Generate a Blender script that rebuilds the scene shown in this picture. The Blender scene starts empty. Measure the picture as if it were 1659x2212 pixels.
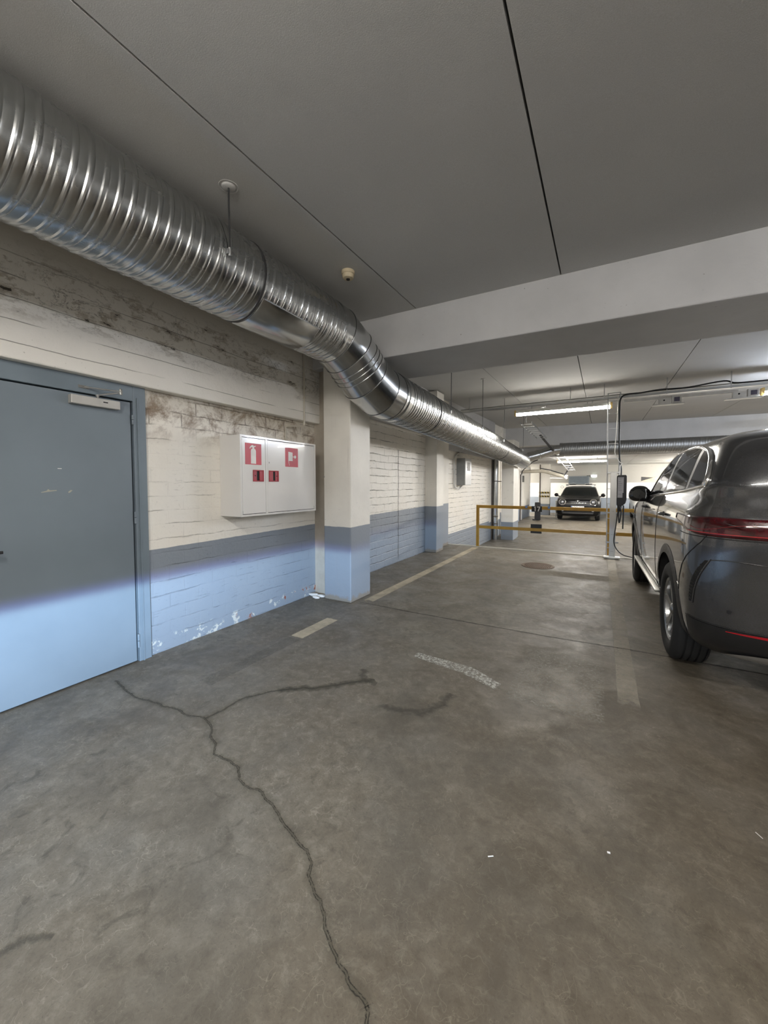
import bpy, bmesh, math, random
from math import sin, cos, pi, radians, sqrt, atan2
from mathutils import Vector, Matrix, noise as mnoise
random.seed(7)
S = bpy.context.scene
COL = S.collection

# ------------------------------------------------------------------ camera
cam = bpy.data.cameras.new('camera'); camo = bpy.data.objects.new('camera', cam); COL.objects.link(camo)
S.camera = camo
TH, PT = radians(29.46), radians(2.5)
fw = Vector((-sin(TH)*cos(PT), cos(TH)*cos(PT), -sin(PT)))
rt = Vector((cos(TH), sin(TH), 0)); up = rt.cross(fw)
m = Matrix((rt, up, -fw)).transposed().to_4x4(); m.translation = Vector((0, 0, 1.45))
camo.matrix_world = m
cam.sensor_fit = 'VERTICAL'; cam.sensor_height = 24.0
cam.lens = 833/2212*24; cam.shift_y = -23.6/2212; cam.clip_start = .05; cam.clip_end = 200

# ------------------------------------------------------------------ world, lights, exposure
W = bpy.data.worlds.new('world'); S.world = W; W.use_nodes = True
W.node_tree.nodes['Background'].inputs[0].default_value = (.75, .78, .8, 1)
W.node_tree.nodes['Background'].inputs[1].default_value = .0
S.view_settings.view_transform = 'Standard'; S.view_settings.look = 'None'
S.view_settings.exposure = 1.74; S.view_settings.gamma = 1; S.view_settings.use_curve_mapping = False
TUBE_NEAR, TUBE_MID, TUBE_FAR, HEADLAMP = 38.0, 31.0, 54.0, 760.0

def headlamp(name, loc, power):
    """dipped-beam headlamp of a car behind the camera: sharp horizontal cutoff with a violet fringe"""
    L = bpy.data.lights.new(name, 'POINT'); L.energy = power; L.shadow_soft_size = .035
    o = bpy.data.objects.new(name, L); o.location = loc; COL.objects.link(o)
    L.use_nodes = True; nt = L.node_tree; n = nt.nodes; k = nt.links
    em = n['Emission']
    g = n.new('ShaderNodeNewGeometry'); sp = n.new('ShaderNodeSeparateXYZ')
    k.new(g.outputs['Incoming'], sp.inputs[0])
    def M(op, a, b=None, c=None):
        x = n.new('ShaderNodeMath'); x.operation = op
        for i, v in enumerate((a, b, c)):
            if v is None: continue
            if isinstance(v, (int, float)): x.inputs[i].default_value = v
            else: k.new(v, x.inputs[i])
        return x.outputs[0]
    up_ = M('MULTIPLY', sp.outputs['Z'], SGN)              # >0 above the lamp
    mr = n.new('ShaderNodeMapRange'); mr.inputs['From Min'].default_value = -.034; mr.inputs['From Max'].default_value = .004
    mr.inputs['To Min'].default_value = 0; mr.inputs['To Max'].default_value = 1
    k.new(up_, mr.inputs['Value'])
    cr = n.new('ShaderNodeValToRGB'); e = cr.color_ramp.elements
    e[0].position = 0; e[0].color = (.50, .72, 1.0, 1)
    e[1].position = 1; e[1].color = (0, 0, 0, 1)
    a = e.new(.42); a.color = (.50, .72, 1.0, 1)
    b = e.new(.66); b.color = (.11, .13, .40, 1)
    k.new(mr.outputs[0], cr.inputs[0])
    low = n.new('ShaderNodeMapRange'); low.inputs['From Min'].default_value = -.30; low.inputs['From Max'].default_value = -.04
    low.inputs['To Min'].default_value = .10; low.inputs['To Max'].default_value = 1
    k.new(up_, low.inputs['Value'])
    # horizontal spread : strongest towards the beam axis
    az = n.new('ShaderNodeVectorMath'); az.operation = 'DOT_PRODUCT'
    ax = Vector(HAX).normalized()*SGN; az.inputs[1].default_value = ax
    k.new(g.outputs['Incoming'], az.inputs[0])
    hm = n.new('ShaderNodeMapRange'); hm.inputs['From Min'].default_value = .45; hm.inputs['From Max'].default_value = 1.0
    hm.inputs['To Min'].default_value = .0; hm.inputs['To Max'].default_value = 1; k.new(az.outputs['Value'], hm.inputs['Value'])
    s = M('MULTIPLY', M('MULTIPLY', hm.outputs[0], hm.outputs[0]), low.outputs[0])
    k.new(cr.outputs[0], em.inputs['Color']); k.new(s, em.inputs['Strength'])
    return o
SGN = 1.0
HAX = (-3.6, 2.2, -.1)
headlamp('headlamp_light', (.75, -1.1, .70), HEADLAMP)

# ------------------------------------------------------------------ material helpers
MATS = {}
class NT:
    def __init__(s, name):
        s.m = bpy.data.materials.new(name); s.m.use_nodes = True
        s.t = s.m.node_tree; s.n = s.t.nodes; s.k = s.t.links; s.b = s.n['Principled BSDF']; s.out = s.n['Material Output']
    def new(s, typ, **kw):
        x = s.n.new(typ)
        for a, v in kw.items(): setattr(x, a, v)
        return x
    def put(s, sock, v):
        if isinstance(v, bpy.types.NodeSocket): s.k.new(v, sock)
        else:
            if isinstance(v, (tuple, list)) and len(v) == 3 and sock.type == 'RGBA': v = (*v, 1)
            sock.default_value = v
    def math(s, op, a, b=0., c=0., clamp=False):
        x = s.new('ShaderNodeMath', operation=op, use_clamp=clamp)
        s.put(x.inputs[0], a); s.put(x.inputs[1], b); s.put(x.inputs[2], c); return x.outputs[0]
    def coord(s, scale=(1, 1, 1), src='Object', rot=(0, 0, 0)):
        c = s.new('ShaderNodeTexCoord'); mp = s.new('ShaderNodeMapping')
        s.k.new(c.outputs[src], mp.inputs[0]); mp.inputs['Scale'].default_value = scale; mp.inputs['Rotation'].default_value = rot
        return mp.outputs[0]
    def noise(s, v, scale, detail=4, rough=.55, dist=0., out=0):
        x = s.new('ShaderNodeTexNoise'); s.k.new(v, x.inputs['Vector'])
        x.inputs['Scale'].default_value = scale; x.inputs['Detail'].default_value = detail
        x.inputs['Roughness'].default_value = rough; x.inputs['Distortion'].default_value = dist
        return x.outputs[out]
    def rng(s, v, a, b, c=0., d=1., smooth=False):
        x = s.new('ShaderNodeMapRange'); x.clamp = True
        if smooth: x.interpolation_type = 'SMOOTHSTEP'
        s.put(x.inputs['Value'], v)
        for i, q in zip(('From Min', 'From Max', 'To Min', 'To Max'), (a, b, c, d)): x.inputs[i].default_value = q
        return x.outputs[0]
    def mix(s, f, a, b, mode='MIX'):
        x = s.new('ShaderNodeMix', data_type='RGBA', blend_type=mode)
        s.put(x.inputs[0], f); s.put(x.inputs[6], a); s.put(x.inputs[7], b); return x.outputs[2]
    def sep(s, v):
        x = s.new('ShaderNodeSeparateXYZ'); s.k.new(v, x.inputs[0]); return x.outputs
    def comb(s, a, b, c):
        x = s.new('ShaderNodeCombineXYZ'); s.put(x.inputs[0], a); s.put(x.inputs[1], b); s.put(x.inputs[2], c); return x.outputs[0]
    def bump(s, h, strength=.3, dist=.01):
        x = s.new('ShaderNodeBump'); s.put(x.inputs['Height'], h)
        x.inputs['Strength'].default_value = strength; x.inputs['Distance'].default_value = dist
        s.k.new(x.outputs[0], s.b.inputs['Normal']); return x.outputs[0]
    def set(s, col=None, rough=None, metal=None, coat=None, spec=None, **kw):
        if col is not None: s.put(s.b.inputs['Base Color'], col)
        if rough is not None: s.put(s.b.inputs['Roughness'], rough)
        if metal is not None: s.put(s.b.inputs['Metallic'], metal)
        if coat is not None: s.put(s.b.inputs['Coat Weight'], coat)
        if spec is not None: s.put(s.b.inputs['Specular IOR Level'], spec)
        return s
def srgb(r, g, b):
    f = lambda c: (c/255/12.92) if c/255 <= .04045 else ((c/255+.055)/1.055)**2.4
    return (f(r), f(g), f(b))
def simple(name, col, rough=.5, metal=0., var=.08, scale=8., coat=0., bump=0.):
    if name in MATS: return MATS[name]
    t = NT(name); v = t.coord()
    f = t.noise(v, scale, 4)
    lo = tuple(c*(1-var*1.6) for c in col); hi = tuple(min(1, c*(1+var)) for c in col)
    t.set(t.mix(t.rng(f, .3, .7), lo, hi), t.rng(f, .3, .7, max(0, rough-.05), min(1, rough+.06)), metal, coat)
    if bump: t.bump(t.noise(v, scale*8, 3), bump, .002)
    MATS[name] = t.m; return t.m
def emit(name, col, s, metal=0):
    if name in MATS: return MATS[name]
    t = NT(name); t.set((.8, .8, .8), .4)
    t.put(t.b.inputs['Emission Color'], col); t.put(t.b.inputs['Emission Strength'], s)
    MATS[name] = t.m; return t.m

WHITE = (.86, .83, .76); BLUE = (.24, .275, .32)
def paint_level(t, P):          # 1 below the painted dado line
    lvl = t.math('ADD', t.math('MULTIPLY', P[1], .0145), .870)
    wob = t.math('MULTIPLY', t.math('SUBTRACT', t.noise(t.coord(), 9, 3), .5), .012)
    return t.rng(t.math('SUBTRACT', t.math('ADD', lvl, wob), P[2]), -.002, .002)

def mat_brick(name, jstr=1., stain=True, level=None, jb=.35):
    t = NT(name); v = t.coord(); P = t.sep(v)
    dist = t.new('ShaderNodeTexNoise'); t.k.new(v, dist.inputs['Vector']); dist.inputs['Scale'].default_value = 3.; dist.inputs['Detail'].default_value = 5
    wy = t.math('ADD', P[1], t.math('MULTIPLY', t.math('SUBTRACT', dist.outputs[0], .5), .03))
    wz = t.math('ADD', P[2], t.math('MULTIPLY', t.math('SUBTRACT', t.noise(t.comb(P[0], P[1], t.math('ADD', P[2], 9.)), 2.6, 6, .62), .5), .055))
    br = t.new('ShaderNodeTexBrick'); t.k.new(t.comb(wy, wz, 0.), br.inputs['Vector'])
    br.inputs['Scale'].default_value = 1; br.inputs['Brick Width'].default_value = .285; br.inputs['Row Height'].default_value = .122
    br.inputs['Mortar Size'].default_value = .009; br.inputs['Mortar Smooth'].default_value = .9; br.offset = .5
    br.inputs['Color1'].default_value = (1, 1, 1, 1); br.inputs['Color2'].default_value = (.86, .86, .86, 1); br.inputs['Mortar'].default_value = (0, 0, 0, 1)
    joint = br.outputs['Fac']
    # only the underside of each course stays open and dark; the rest is filled with paint
    zc = t.math('FRACT', t.math('DIVIDE', wz, .122))
    hor = t.math('MULTIPLY', t.rng(t.math('ABSOLUTE', t.math('SUBTRACT', zc, .04)), 0., .055, 1, 0), 1.)
    brk = t.rng(t.noise(t.comb(0., t.math('MULTIPLY', P[1], 1.), t.math('MULTIPLY', P[2], 2.2)), 2.1, 6, .72), .47, .60)
    streak = t.rng(t.noise(t.comb(0., t.math('MULTIPLY', P[1], 5.), t.math('MULTIPLY', P[2], 42.)), 1., 5, .7), .60, .74)
    patchy = t.rng(t.noise(v, 1.3, 3), .42, .62)
    j = t.math('MULTIPLY', t.math('MULTIPLY', hor, brk), jstr, clamp=True)
    j2 = t.math('MULTIPLY', t.math('MULTIPLY', joint, t.rng(t.noise(v, 3.7, 4), .5, .68)), .35*jstr)
    s2 = t.math('MULTIPLY', t.math('MULTIPLY', streak, patchy), .95)
    dirt = t.rng(t.noise(v, 34., 4, .7), .60, .80, 0, .35)
    dark = t.math('MAXIMUM', t.math('MAXIMUM', j, j2), t.math('MAXIMUM', s2, dirt), clamp=True)
    if level is None: blue = paint_level(t, P)
    else: blue = t.rng(P[2], level-.002, level+.002, 1, 0)
    warm = t.rng(t.noise(v, 1.1, 4), .35, .65)
    wcol = t.mix(warm, WHITE, (.85, .80, .71))
    bcol = t.mix(warm, BLUE, (.26, .29, .325))
    col = t.mix(blue, wcol, bcol)
    if stain:   # rusty damp patches below the lintel
        sz = t.rng(P[2], 1.78, 2.06)
        sn = t.rng(t.noise(v, 3.0, 9, .78, .35), .47, .60)
        col = t.mix(t.math('MULTIPLY', t.math('MULTIPLY', sz, sn), .92), col, (.19, .115, .06))
        lz = t.rng(P[2], 1.98, 2.2, 0, .5)
        col = t.mix(lz, col, (.32, .28, .21))
        bj = t.math('MULTIPLY', t.math('MULTIPLY', t.rng(joint, .2, .7), t.rng(P[2], 1.85, 2.0)), .8)
        col = t.mix(t.math('MULTIPLY', bj, t.rng(t.noise(v, 5, 4), .42, .6)), col, (.10, .07, .045))
        # flaked paint near the floor
        fz = t.rng(P[2], .0, .16, 1, 0)
        fn = t.rng(t.noise(v, 8., 6, .7), .575, .60)
        fl = t.math('MULTIPLY', t.rng(fz, .1, .3), fn)
        rz = t.math('MULTIPLY', fl, t.rng(t.noise(t.comb(P[0], t.math('ADD', P[1], 4.), P[2]), 13., 3), .53, .56))
        col = t.mix(t.math('MULTIPLY', fl, .85), col, (.62, .60, .54))
        col = t.mix(t.math('MULTIPLY', rz, t.rng(P[1], 2.5, 2.9)), col, (.25, .07, .04))
    dk = t.mix(blue, (.085, .072, .055), (.055, .06, .07))
    col = t.mix(t.math('MULTIPLY', dark, .85), col, dk)
    t.set(col, t.rng(dirt, 0, .35, .45, .7))
    h = t.math('SUBTRACT', t.math('ADD', t.math('MULTIPLY', t.noise(v, 14, 8, .65), .5), t.math('MULTIPLY', br.outputs['Color'], jb)), t.math('MULTIPLY', j, .8))
    t.bump(h, .55, .018)
    return t.m

def mat_paintconc(name, white=WHITE, dado=True, base_dirt=False, scratches=.3):
    t = NT(name); v = t.coord(); P = t.sep(v)
    col = t.mix(t.rng(t.noise(v, 1.7, 5), .35, .65), white, tuple(c*.88 for c in white))
    if dado: col = t.mix(paint_level(t, P), col, BLUE)
    spots = t.rng(t.noise(v, 38, 4, .6), .70, .74, 0, .8)
    col = t.mix(spots, col, (.12, .10, .085))
    col = t.mix(t.rng(t.noise(t.comb(t.math('MULTIPLY', P[0], 30.), t.math('MULTIPLY', P[1], 30.), t.math('MULTIPLY', P[2], 1.5)), 1., 3), .66, .8, 0, scratches), col, (.22, .20, .18))
    if base_dirt:
        zz = t.math('ADD', P[2], t.math('MULTIPLY', t.math('SUBTRACT', t.noise(v, 14, 5), .5), .16))
        col = t.mix(t.rng(zz, .035, .075, .8, 0), col, (.24, .20, .15))
    t.set(col, .55)
    t.bump(t.noise(v, 30, 6, .6), .25, .006)
    return t.m

def mat_lintel():
    t = NT('board_marked_concrete'); v = t.coord(); P = t.sep(v)
    wz = t.math('ADD', P[2], t.math('MULTIPLY', t.math('SUBTRACT', t.noise(v, 1.2, 5), .5), .05))
    ph = t.math('FRACT', t.math('DIVIDE', t.math('ADD', wz, .03), .135))
    line = t.rng(t.math('ABSOLUTE', t.math('SUBTRACT', ph, .5)), 0., .028, 1, 0)
    brk = t.rng(t.noise(t.comb(0., t.math('MULTIPLY', P[1], .8), t.math('MULTIPLY', P[2], 3.)), 1.6, 4), .42, .50)
    low = t.rng(P[2], 2.78, 2.98, 1, .15)
    ln = t.math('MULTIPLY', t.math('MULTIPLY', line, brk), low)
    # peeled, cracked paint higher up
    pz = t.math('MULTIPLY', t.rng(P[2], 2.45, 2.62), t.rng(P[2], 2.98, 2.86))
    n1 = t.noise(t.comb(P[0], P[1], t.math('MULTIPLY', P[2], 2.2)), 2.4, 9, .72, .7)
    vein = t.rng(t.math('ABSOLUTE', t.math('SUBTRACT', n1, .52)), 0., .009, 1, 0)
    n2 = t.noise(t.comb(P[0], t.math('MULTIPLY', P[1], 1.2), t.math('MULTIPLY', P[2], 3.)), 3.1, 8, .7)
    peel = t.math('MULTIPLY', t.rng(n2, .545, .575), pz)
    hole = t.math('MULTIPLY', t.rng(n2, .625, .645), pz)
    vv = t.math('MULTIPLY', t.math('MULTIPLY', vein, pz), t.rng(t.noise(v, 1.9, 3), .40, .5))
    col = t.mix(t.rng(t.noise(v, 1.4, 5), .3, .7), (.74, .715, .665), (.82, .795, .74))
    col = t.mix(t.rng(P[2], 2.85, 3.05), col, (.50, .46, .39))
    col = t.mix(t.math('MULTIPLY', peel, .55), col, (.36, .31, .24))
    col = t.mix(t.math('MULTIPLY', t.math('MULTIPLY', t.rng(t.noise(v, 24, 5, .75), .56, .68), pz), .45), col, (.22, .17, .10))
    dk = t.math('MAXIMUM', t.math('MAXIMUM', t.math('MULTIPLY', ln, .85), hole), t.math('MULTIPLY', vv, .8))
    col = t.mix(dk, col, (.055, .045, .035))
    col = t.mix(t.rng(t.noise(v, 45, 3), .68, .76, 0, .5), col, (.15, .13, .10))
    t.set(col, .65)
    t.bump(t.math('SUBTRACT', t.math('ADD', t.noise(v, 16, 8, .65), t.math('MULTIPLY', peel, -.5)), t.math('MULTIPLY', dk, .8)), .5, .012)
    return t.m

def mat_ceiling():
    t = NT('ceiling_paint'); v = t.coord()
    col = t.mix(t.rng(t.noise(v, 1.1, 4), .3, .7), (.51, .51, .505), (.56, .56, .55))
    col = t.mix(t.rng(t.noise(v, 260, 2), .3, .7, 0, .35), col, (.30, .29, .265))
    t.set(col, .9); t.bump(t.noise(v, 240, 3), .3, .002)
    return t.m

def mat_floor():
    t = NT('worn_concrete_floor'); v = t.coord(); P = t.sep(v)
    big = t.noise(v, .75, 5, .6, .4); mid = t.noise(v, 2.8, 7, .65, .8); fine = t.noise(v, 17, 10, .72, .5)
    grit = t.noise(v, 120, 4, .7)
    col = t.mix(t.rng(big, .32, .68), (.205, .180, .148), (.290, .270, .235))
    col = t.mix(t.rng(mid, .38, .66, 0, .55), col, (.155, .135, .108))
    col = t.mix(t.rng(fine, .51, .66, 0, .42), col, (.45, .43, .385))
    col = t.mix(t.rng(fine, .47, .34, 0, .50), col, (.10, .088, .07))
    # cool and warm tints
    col = t.mix(t.rng(t.noise(v, 1.9, 4), .45, .65, 0, .35), col, (.22, .225, .225))
    # curly fibre-like scratches
    for sc, o, am in ((11, 3., .38), (19, 11., .45), (33, 5., .42)):
        nn = t.noise(t.comb(t.math('ADD', P[0], o), P[1], 0.), sc, 2, .5, .35)
        th = t.rng(t.math('ABSOLUTE', t.math('SUBTRACT', nn, .5)), .0, .0085, 1, 0)
        ms = t.rng(t.noise(t.comb(P[0], t.math('ADD', P[1], o), 0.), sc*.45, 4, .6), .49, .56)
        col = t.mix(t.math('MULTIPLY', t.math('MULTIPLY', th, ms), am), col, (.54, .52, .46))
    # dark mottled wear marks
    col = t.mix(t.math('MULTIPLY', t.rng(t.noise(v, 6.5, 8, .72, 1.4), .56, .66), t.rng(big, .35, .6, .1, .6)), col, (.085, .078, .065))
    col = t.mix(t.rng(grit, .56, .70, 0, .5), col, (.07, .062, .05))
    col = t.mix(t.rng(grit, .42, .28, 0, .25), col, (.45, .43, .39))
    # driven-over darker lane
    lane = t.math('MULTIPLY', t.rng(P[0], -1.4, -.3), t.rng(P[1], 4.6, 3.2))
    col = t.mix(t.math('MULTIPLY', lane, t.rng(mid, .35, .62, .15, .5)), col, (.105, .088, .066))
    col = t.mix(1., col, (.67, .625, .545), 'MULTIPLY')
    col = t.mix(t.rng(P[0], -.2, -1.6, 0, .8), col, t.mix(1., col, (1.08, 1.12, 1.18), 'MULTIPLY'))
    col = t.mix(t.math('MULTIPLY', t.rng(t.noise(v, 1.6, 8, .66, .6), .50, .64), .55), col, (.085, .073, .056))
    ro = t.rng(mid, .35, .65, .40, .60)
    t.set(col, ro, spec=.5)
    t.bump(t.math('ADD', t.math('MULTIPLY', fine, .7), t.math('MULTIPLY', grit, .3)), .22, .006)
    return t.m

def mat_decal(name, col, kind='paint', wear=.5, rough=.6, scale=14., op=1.):
    """thin painted or cracked mark with its own worn outline (UV: u along, v across 0..1)"""
    t = NT(name); v = t.coord(); uv = t.sep(t.coord(src='UV'))
    if kind == 'crack':
        n = t.noise(v, 22, 6, .7); d = t.math('ABSOLUTE', t.math('ADD', t.math('SUBTRACT', uv[1], .5), t.math('MULTIPLY', t.math('SUBTRACT', n, .5), .34)))
        n2 = t.noise(v, 70, 3, .6)
        core = t.rng(t.math('ABSOLUTE', t.math('SUBTRACT', d, .055)), .012, .035, 1, 0)
        core = t.math('MULTIPLY', core, t.rng(n2, .36, .5, .25, 1))
        band = t.rng(d, .05, .16, .5, 0)
        halo = t.math('MULTIPLY', t.rng(d, .08, .42, .35, 0), t.rng(n, .35, .6))
        a = t.math('MAXIMUM', t.math('MULTIPLY', core, .92), t.math('MAXIMUM', band, halo))
        c = t.mix(core, (.13, .115, .08), (.02, .017, .012))
    elif kind == 'stain':
        n = t.noise(v, 16, 7, .72); d = t.math('ABSOLUTE', t.math('ADD', t.math('SUBTRACT', uv[1], .5), t.math('MULTIPLY', t.math('SUBTRACT', n, .5), .8)))
        a = t.math('MULTIPLY', t.rng(d, .05, .28, wear, 0), t.rng(uv[0], 0., .06)); c = col
    else:
        n = t.noise(v, scale, 7, .72); e = t.math('MINIMUM', uv[1], t.math('SUBTRACT', 1., uv[1]))
        e2 = t.math('MINIMUM', uv[0], t.math('SUBTRACT', 1., uv[0]))
        ed = t.math('MINIMUM', t.rng(t.math('ADD', e, t.math('MULTIPLY', t.math('SUBTRACT', n, .5), .2)), .0, .03), t.rng(t.math('ADD', e2, t.math('MULTIPLY', t.math('SUBTRACT', n, .5), .1)), 0, .02))
        a = t.math('MULTIPLY', t.rng(t.noise(v, scale*2.2, 8, .75), wear-.06, wear+.05, 0, .9*op), ed)
        a = t.math('MULTIPLY', a, t.rng(t.noise(v, 2., 3), .3, .55, .55, 1))
        c = t.mix(t.rng(n, .35, .65), col, tuple(x*.75 for x in col))
    t.set(c, rough); t.put(t.b.inputs['Alpha'], a)
    return t.m

def mat_metal(name, col, rough, var=.1, brushed=None):
    t = NT(name); v = t.coord(brushed or (3, 3, 3))
    f = t.noise(v, 2.5, 5, .6); g = t.noise(t.coord(), 7, 4)
    t.set(t.mix(t.rng(f, .3, .7), tuple(c*(1-var*.8) for c in col), col), t.math('ADD', t.rng(f, .3, .7, rough-.02, rough+.03), t.rng(g, .4, .7, 0, .02)), 1.)
    return t.m

M_ = dict(
 brick1=mat_brick('painted_brick_by_door', .55, jb=.10), brick2=mat_brick('painted_brick_beyond_column', 1.5, False),
 brick3=mat_brick('painted_brick_beyond_kerb', 1.6, False, level=.21),
 conc=mat_paintconc('painted_concrete', base_dirt=True), beam=mat_paintconc('beam_paint', (.49, .49, .49), False, scratches=.0),
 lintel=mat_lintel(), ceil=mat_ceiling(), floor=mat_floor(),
 galv=mat_metal('galvanised_sheet', (.49, .50, .50), .25, .10, (5, .6, 5)),
 galv3=mat_metal('dull_galvanised_sheet', (.34, .35, .355), .45, .1), galv2=mat_metal('galvanised_elbow_sheet', (.52, .53, .53), .20, .12),
 gseam=simple('duct_joint_seal', (.03, .03, .032), .4),
 steel=mat_metal('zinc_plated_steel', (.55, .56, .56), .35), alu=mat_metal('anodised_aluminium', (.62, .61, .58), .42, .05, (1, 1, .3)),
 chrome=mat_metal('chrome', (.85, .85, .84), .08, .02),
 door=simple('door_grey_paint', (.185, .222, .255), .38, 0, .05, 1.5, bump=.1),
 frame=simple('door_frame_paint', (.175, .215, .25), .38, 0, .06, 3),
 cab=simple('cabinet_white_enamel', (.74, .725, .70), .16, 0, .02, 2, coat=.4),
 gap=simple('dark_gap', (.012, .012, .012), .8), red=simple('sign_red', (.50, .022, .04), .35), redd=simple('red_handle', (.36, .012, .025), .4),
 wht=simple('white_print', (.80, .79, .76), .5), blk=simple('black_plastic', (.012, .012, .013), .42), rub=simple('tyre_rubber', (.018, .018, .018), .75, bump=.3),
 gryp=simple('grey_plastic', (.36, .36, .36), .5), whp=simple('white_plastic', (.72, .71, .68), .4), beige=simple('beige_plastic', (.55, .47, .32), .5),
 pipe=simple('painted_pipe', (.55, .51, .43), .45), yel=simple('yellow_paint', (.48, .27, .035), .4, 0, .1, 6),
 drk=simple('dark_cable', (.02, .022, .025), .5), kerb=simple('kerb_white_paint', (.66, .62, .53), .5, 0, .08, 12),
 ybox=simple('yellowed_end_cap', (.75, .55, .20), .5), blu=simple('blue_reflector', (.09, .17, .42), .3),
 brn=simple('brown_drainpipe', (.10, .085, .075), .35), insul=simple('cream_pipe_lagging', (.42, .385, .31), .6),
)
M_['zinc'] = simple('zinc_ladder', (.50, .51, .52), .4, .5)
# ------------------------------------------------------------------ mesh builder
LOC = {}
class MB:
    def __init__(s): s.v = []; s.f = []; s.uv = {}
    def add(s, v, f):
        o = len(s.v); s.v += [tuple(p) for p in v]; s.f += [tuple(i+o for i in q) for q in f]; return s
    def box(s, x0, x1, y0, y1, z0, z1, b=0., R=None, c=None):
        bm = bmesh.new(); bmesh.ops.create_cube(bm, size=1)
        for q in bm.verts: q.co = Vector(((x0+x1)/2+q.co.x*(x1-x0), (y0+y1)/2+q.co.y*(y1-y0), (z0+z1)/2+q.co.z*(z1-z0)))
        if b: bmesh.ops.bevel(bm, geom=bm.edges[:], offset=b, segments=2, profile=.5, affect='EDGES', clamp_overlap=True)
        if R is not None:
            c = Vector(c) if c else Vector(((x0+x1)/2, (y0+y1)/2, (z0+z1)/2))
            for q in bm.verts: q.co = R @ (q.co-c)+c
        bm.verts.index_update(); s.add([q.co[:] for q in bm.verts], [[q.index for q in f.verts] for f in bm.faces]); bm.free(); return s
    def grid(s, fn, nu, nv, closeu=False, flip=False):
        P = [fn(i, j) for i in range(nu) for j in range(nv)]; F = []
        for i in range(nu if closeu else nu-1):
            for j in range(nv-1):
                a, b, c, d = i*nv+j, ((i+1) % nu)*nv+j, ((i+1) % nu)*nv+j+1, i*nv+j+1
                F.append((a, d, c, b) if flip else (a, b, c, d))
        return s.add(P, F)
    def tube(s, path, r, seg=10, cap=True):
        P = [Vector(p) for p in path]; n = len(P); V = []; F = []
        rr = r if isinstance(r, (list, tuple)) else [r]*n
        t0 = (P[1]-P[0]).normalized(); a = t0.orthogonal().normalized()
        for i in range(n):
            t = ((P[min(i+1, n-1)]-P[i]).normalized()+(P[i]-P[max(i-1, 0)]).normalized())
            t = t.normalized() if t.length > 1e-6 else t0
            a = (a-t*a.dot(t)); a = a.normalized() if a.length > 1e-6 else t.orthogonal().normalized()
            b = t.cross(a)
            seglen = (P[min(i+1, n-1)]-P[i]).normalized() if i < n-1 else (P[i]-P[i-1]).normalized()
            k = 1/max(.5, abs(seglen.dot(t)))
            for j in range(seg):
                q = 2*pi*j/seg; V.append(P[i]+(a*cos(q)+b*sin(q))*rr[i])
        for i in range(n-1):
            for j in range(seg): F.append((i*seg+j, i*seg+(j+1) % seg, (i+1)*seg+(j+1) % seg, (i+1)*seg+j))
        if cap: F.append(tuple(range(seg))[::-1]); F.append(tuple((n-1)*seg+j for j in range(seg)))
        return s.add(V, F)
    def cyl(s, p0, p1, r, seg=20, r1=None): return s.tube([p0, p1], [r, r if r1 is None else r1], seg)
    def ring(s, c, n, R, r, seg=64, rs=8):
        c = Vector(c); n = Vector(n).normalized(); a = n.orthogonal().normalized(); b = n.cross(a); V = []; F = []
        for i in range(seg):
            q = 2*pi*i/seg; d = a*cos(q)+b*sin(q)
            for j in range(rs): w = 2*pi*j/rs; V.append(c+d*(R+r*cos(w))+n*r*sin(w))
        for i in range(seg):
            for j in range(rs): F.append((i*rs+j, ((i+1) % seg)*rs+j, ((i+1) % seg)*rs+(j+1) % rs, i*rs+(j+1) % rs))
        return s.add(V, F)
    def lathe(s, prof, o, ax, seg=48, a0=0, a1=2*pi):
        o = Vector(o); ax = Vector(ax).normalized(); a = ax.orthogonal().normalized(); b = ax.cross(a)
        full = abs(a1-a0-2*pi) < 1e-6; n = seg if full else seg+1; m = len(prof)
        V = [o+ax*h+(a*cos(a0+(a1-a0)*i/seg)+b*sin(a0+(a1-a0)*i/seg))*r for i in range(n) for r, h in prof]
        F = [(i*m+j, ((i+1) % n)*m+j, ((i+1) % n)*m+j+1, i*m+j+1) for i in range(n if full else n-1) for j in range(m-1)]
        return s.add(V, F)
    def prism(s, poly, d):                     # planar polygon (3D points) extruded by vector d
        n = len(poly); d = Vector(d); P = [Vector(p) for p in poly]
        return s.add(P+[p+d for p in P], [tuple(range(n)), tuple(range(2*n-1, n-1, -1))]+[(i, i+n, (i+1) % n+n, (i+1) % n) for i in range(n)])
    def build(s, name, mat, parent=None, smooth=0, world=True, label=None):
        me = bpy.data.meshes.new(name)
        off = LOC.get(parent.name, Vector()) if (parent and world) else Vector()
        me.from_pydata([tuple(Vector(p)-off) for p in s.v], [], s.f)
        bm = bmesh.new(); bm.from_mesh(me); bmesh.ops.recalc_face_normals(bm, faces=bm.faces[:])
        if smooth:
            for f in bm.faces: f.smooth = True
            for e in bm.edges:
                if len(e.link_faces) == 2 and e.calc_face_angle(0) > radians(smooth): e.smooth = False
        bm.to_mesh(me); bm.free()
        for q in (mat if isinstance(mat, (list, tuple)) else [mat]): me.materials.append(M_[q] if isinstance(q, str) else q)
        o = bpy.data.objects.new(name, me); COL.objects.link(o)
        if parent: o.parent = parent
        if world: LOC[o.name] = off.copy()
        if label: o['label'] = label
        return o
def tag(o, label=None, cat=None, group=None, kind=None):
    for k_, v_ in (('label', label), ('category', cat), ('group', group), ('kind', kind)):
        if v_: o[k_] = v_
    return o
def thing(name, label, cat, loc=(0, 0, 0), rz=0, group=None):
    o = bpy.data.objects.new(name, None); COL.objects.link(o); o.empty_display_size = .1
    o.location = loc; o.rotation_euler = (0, 0, rz); LOC[o.name] = Vector(loc)
    return tag(o, label, cat, group)
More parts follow.
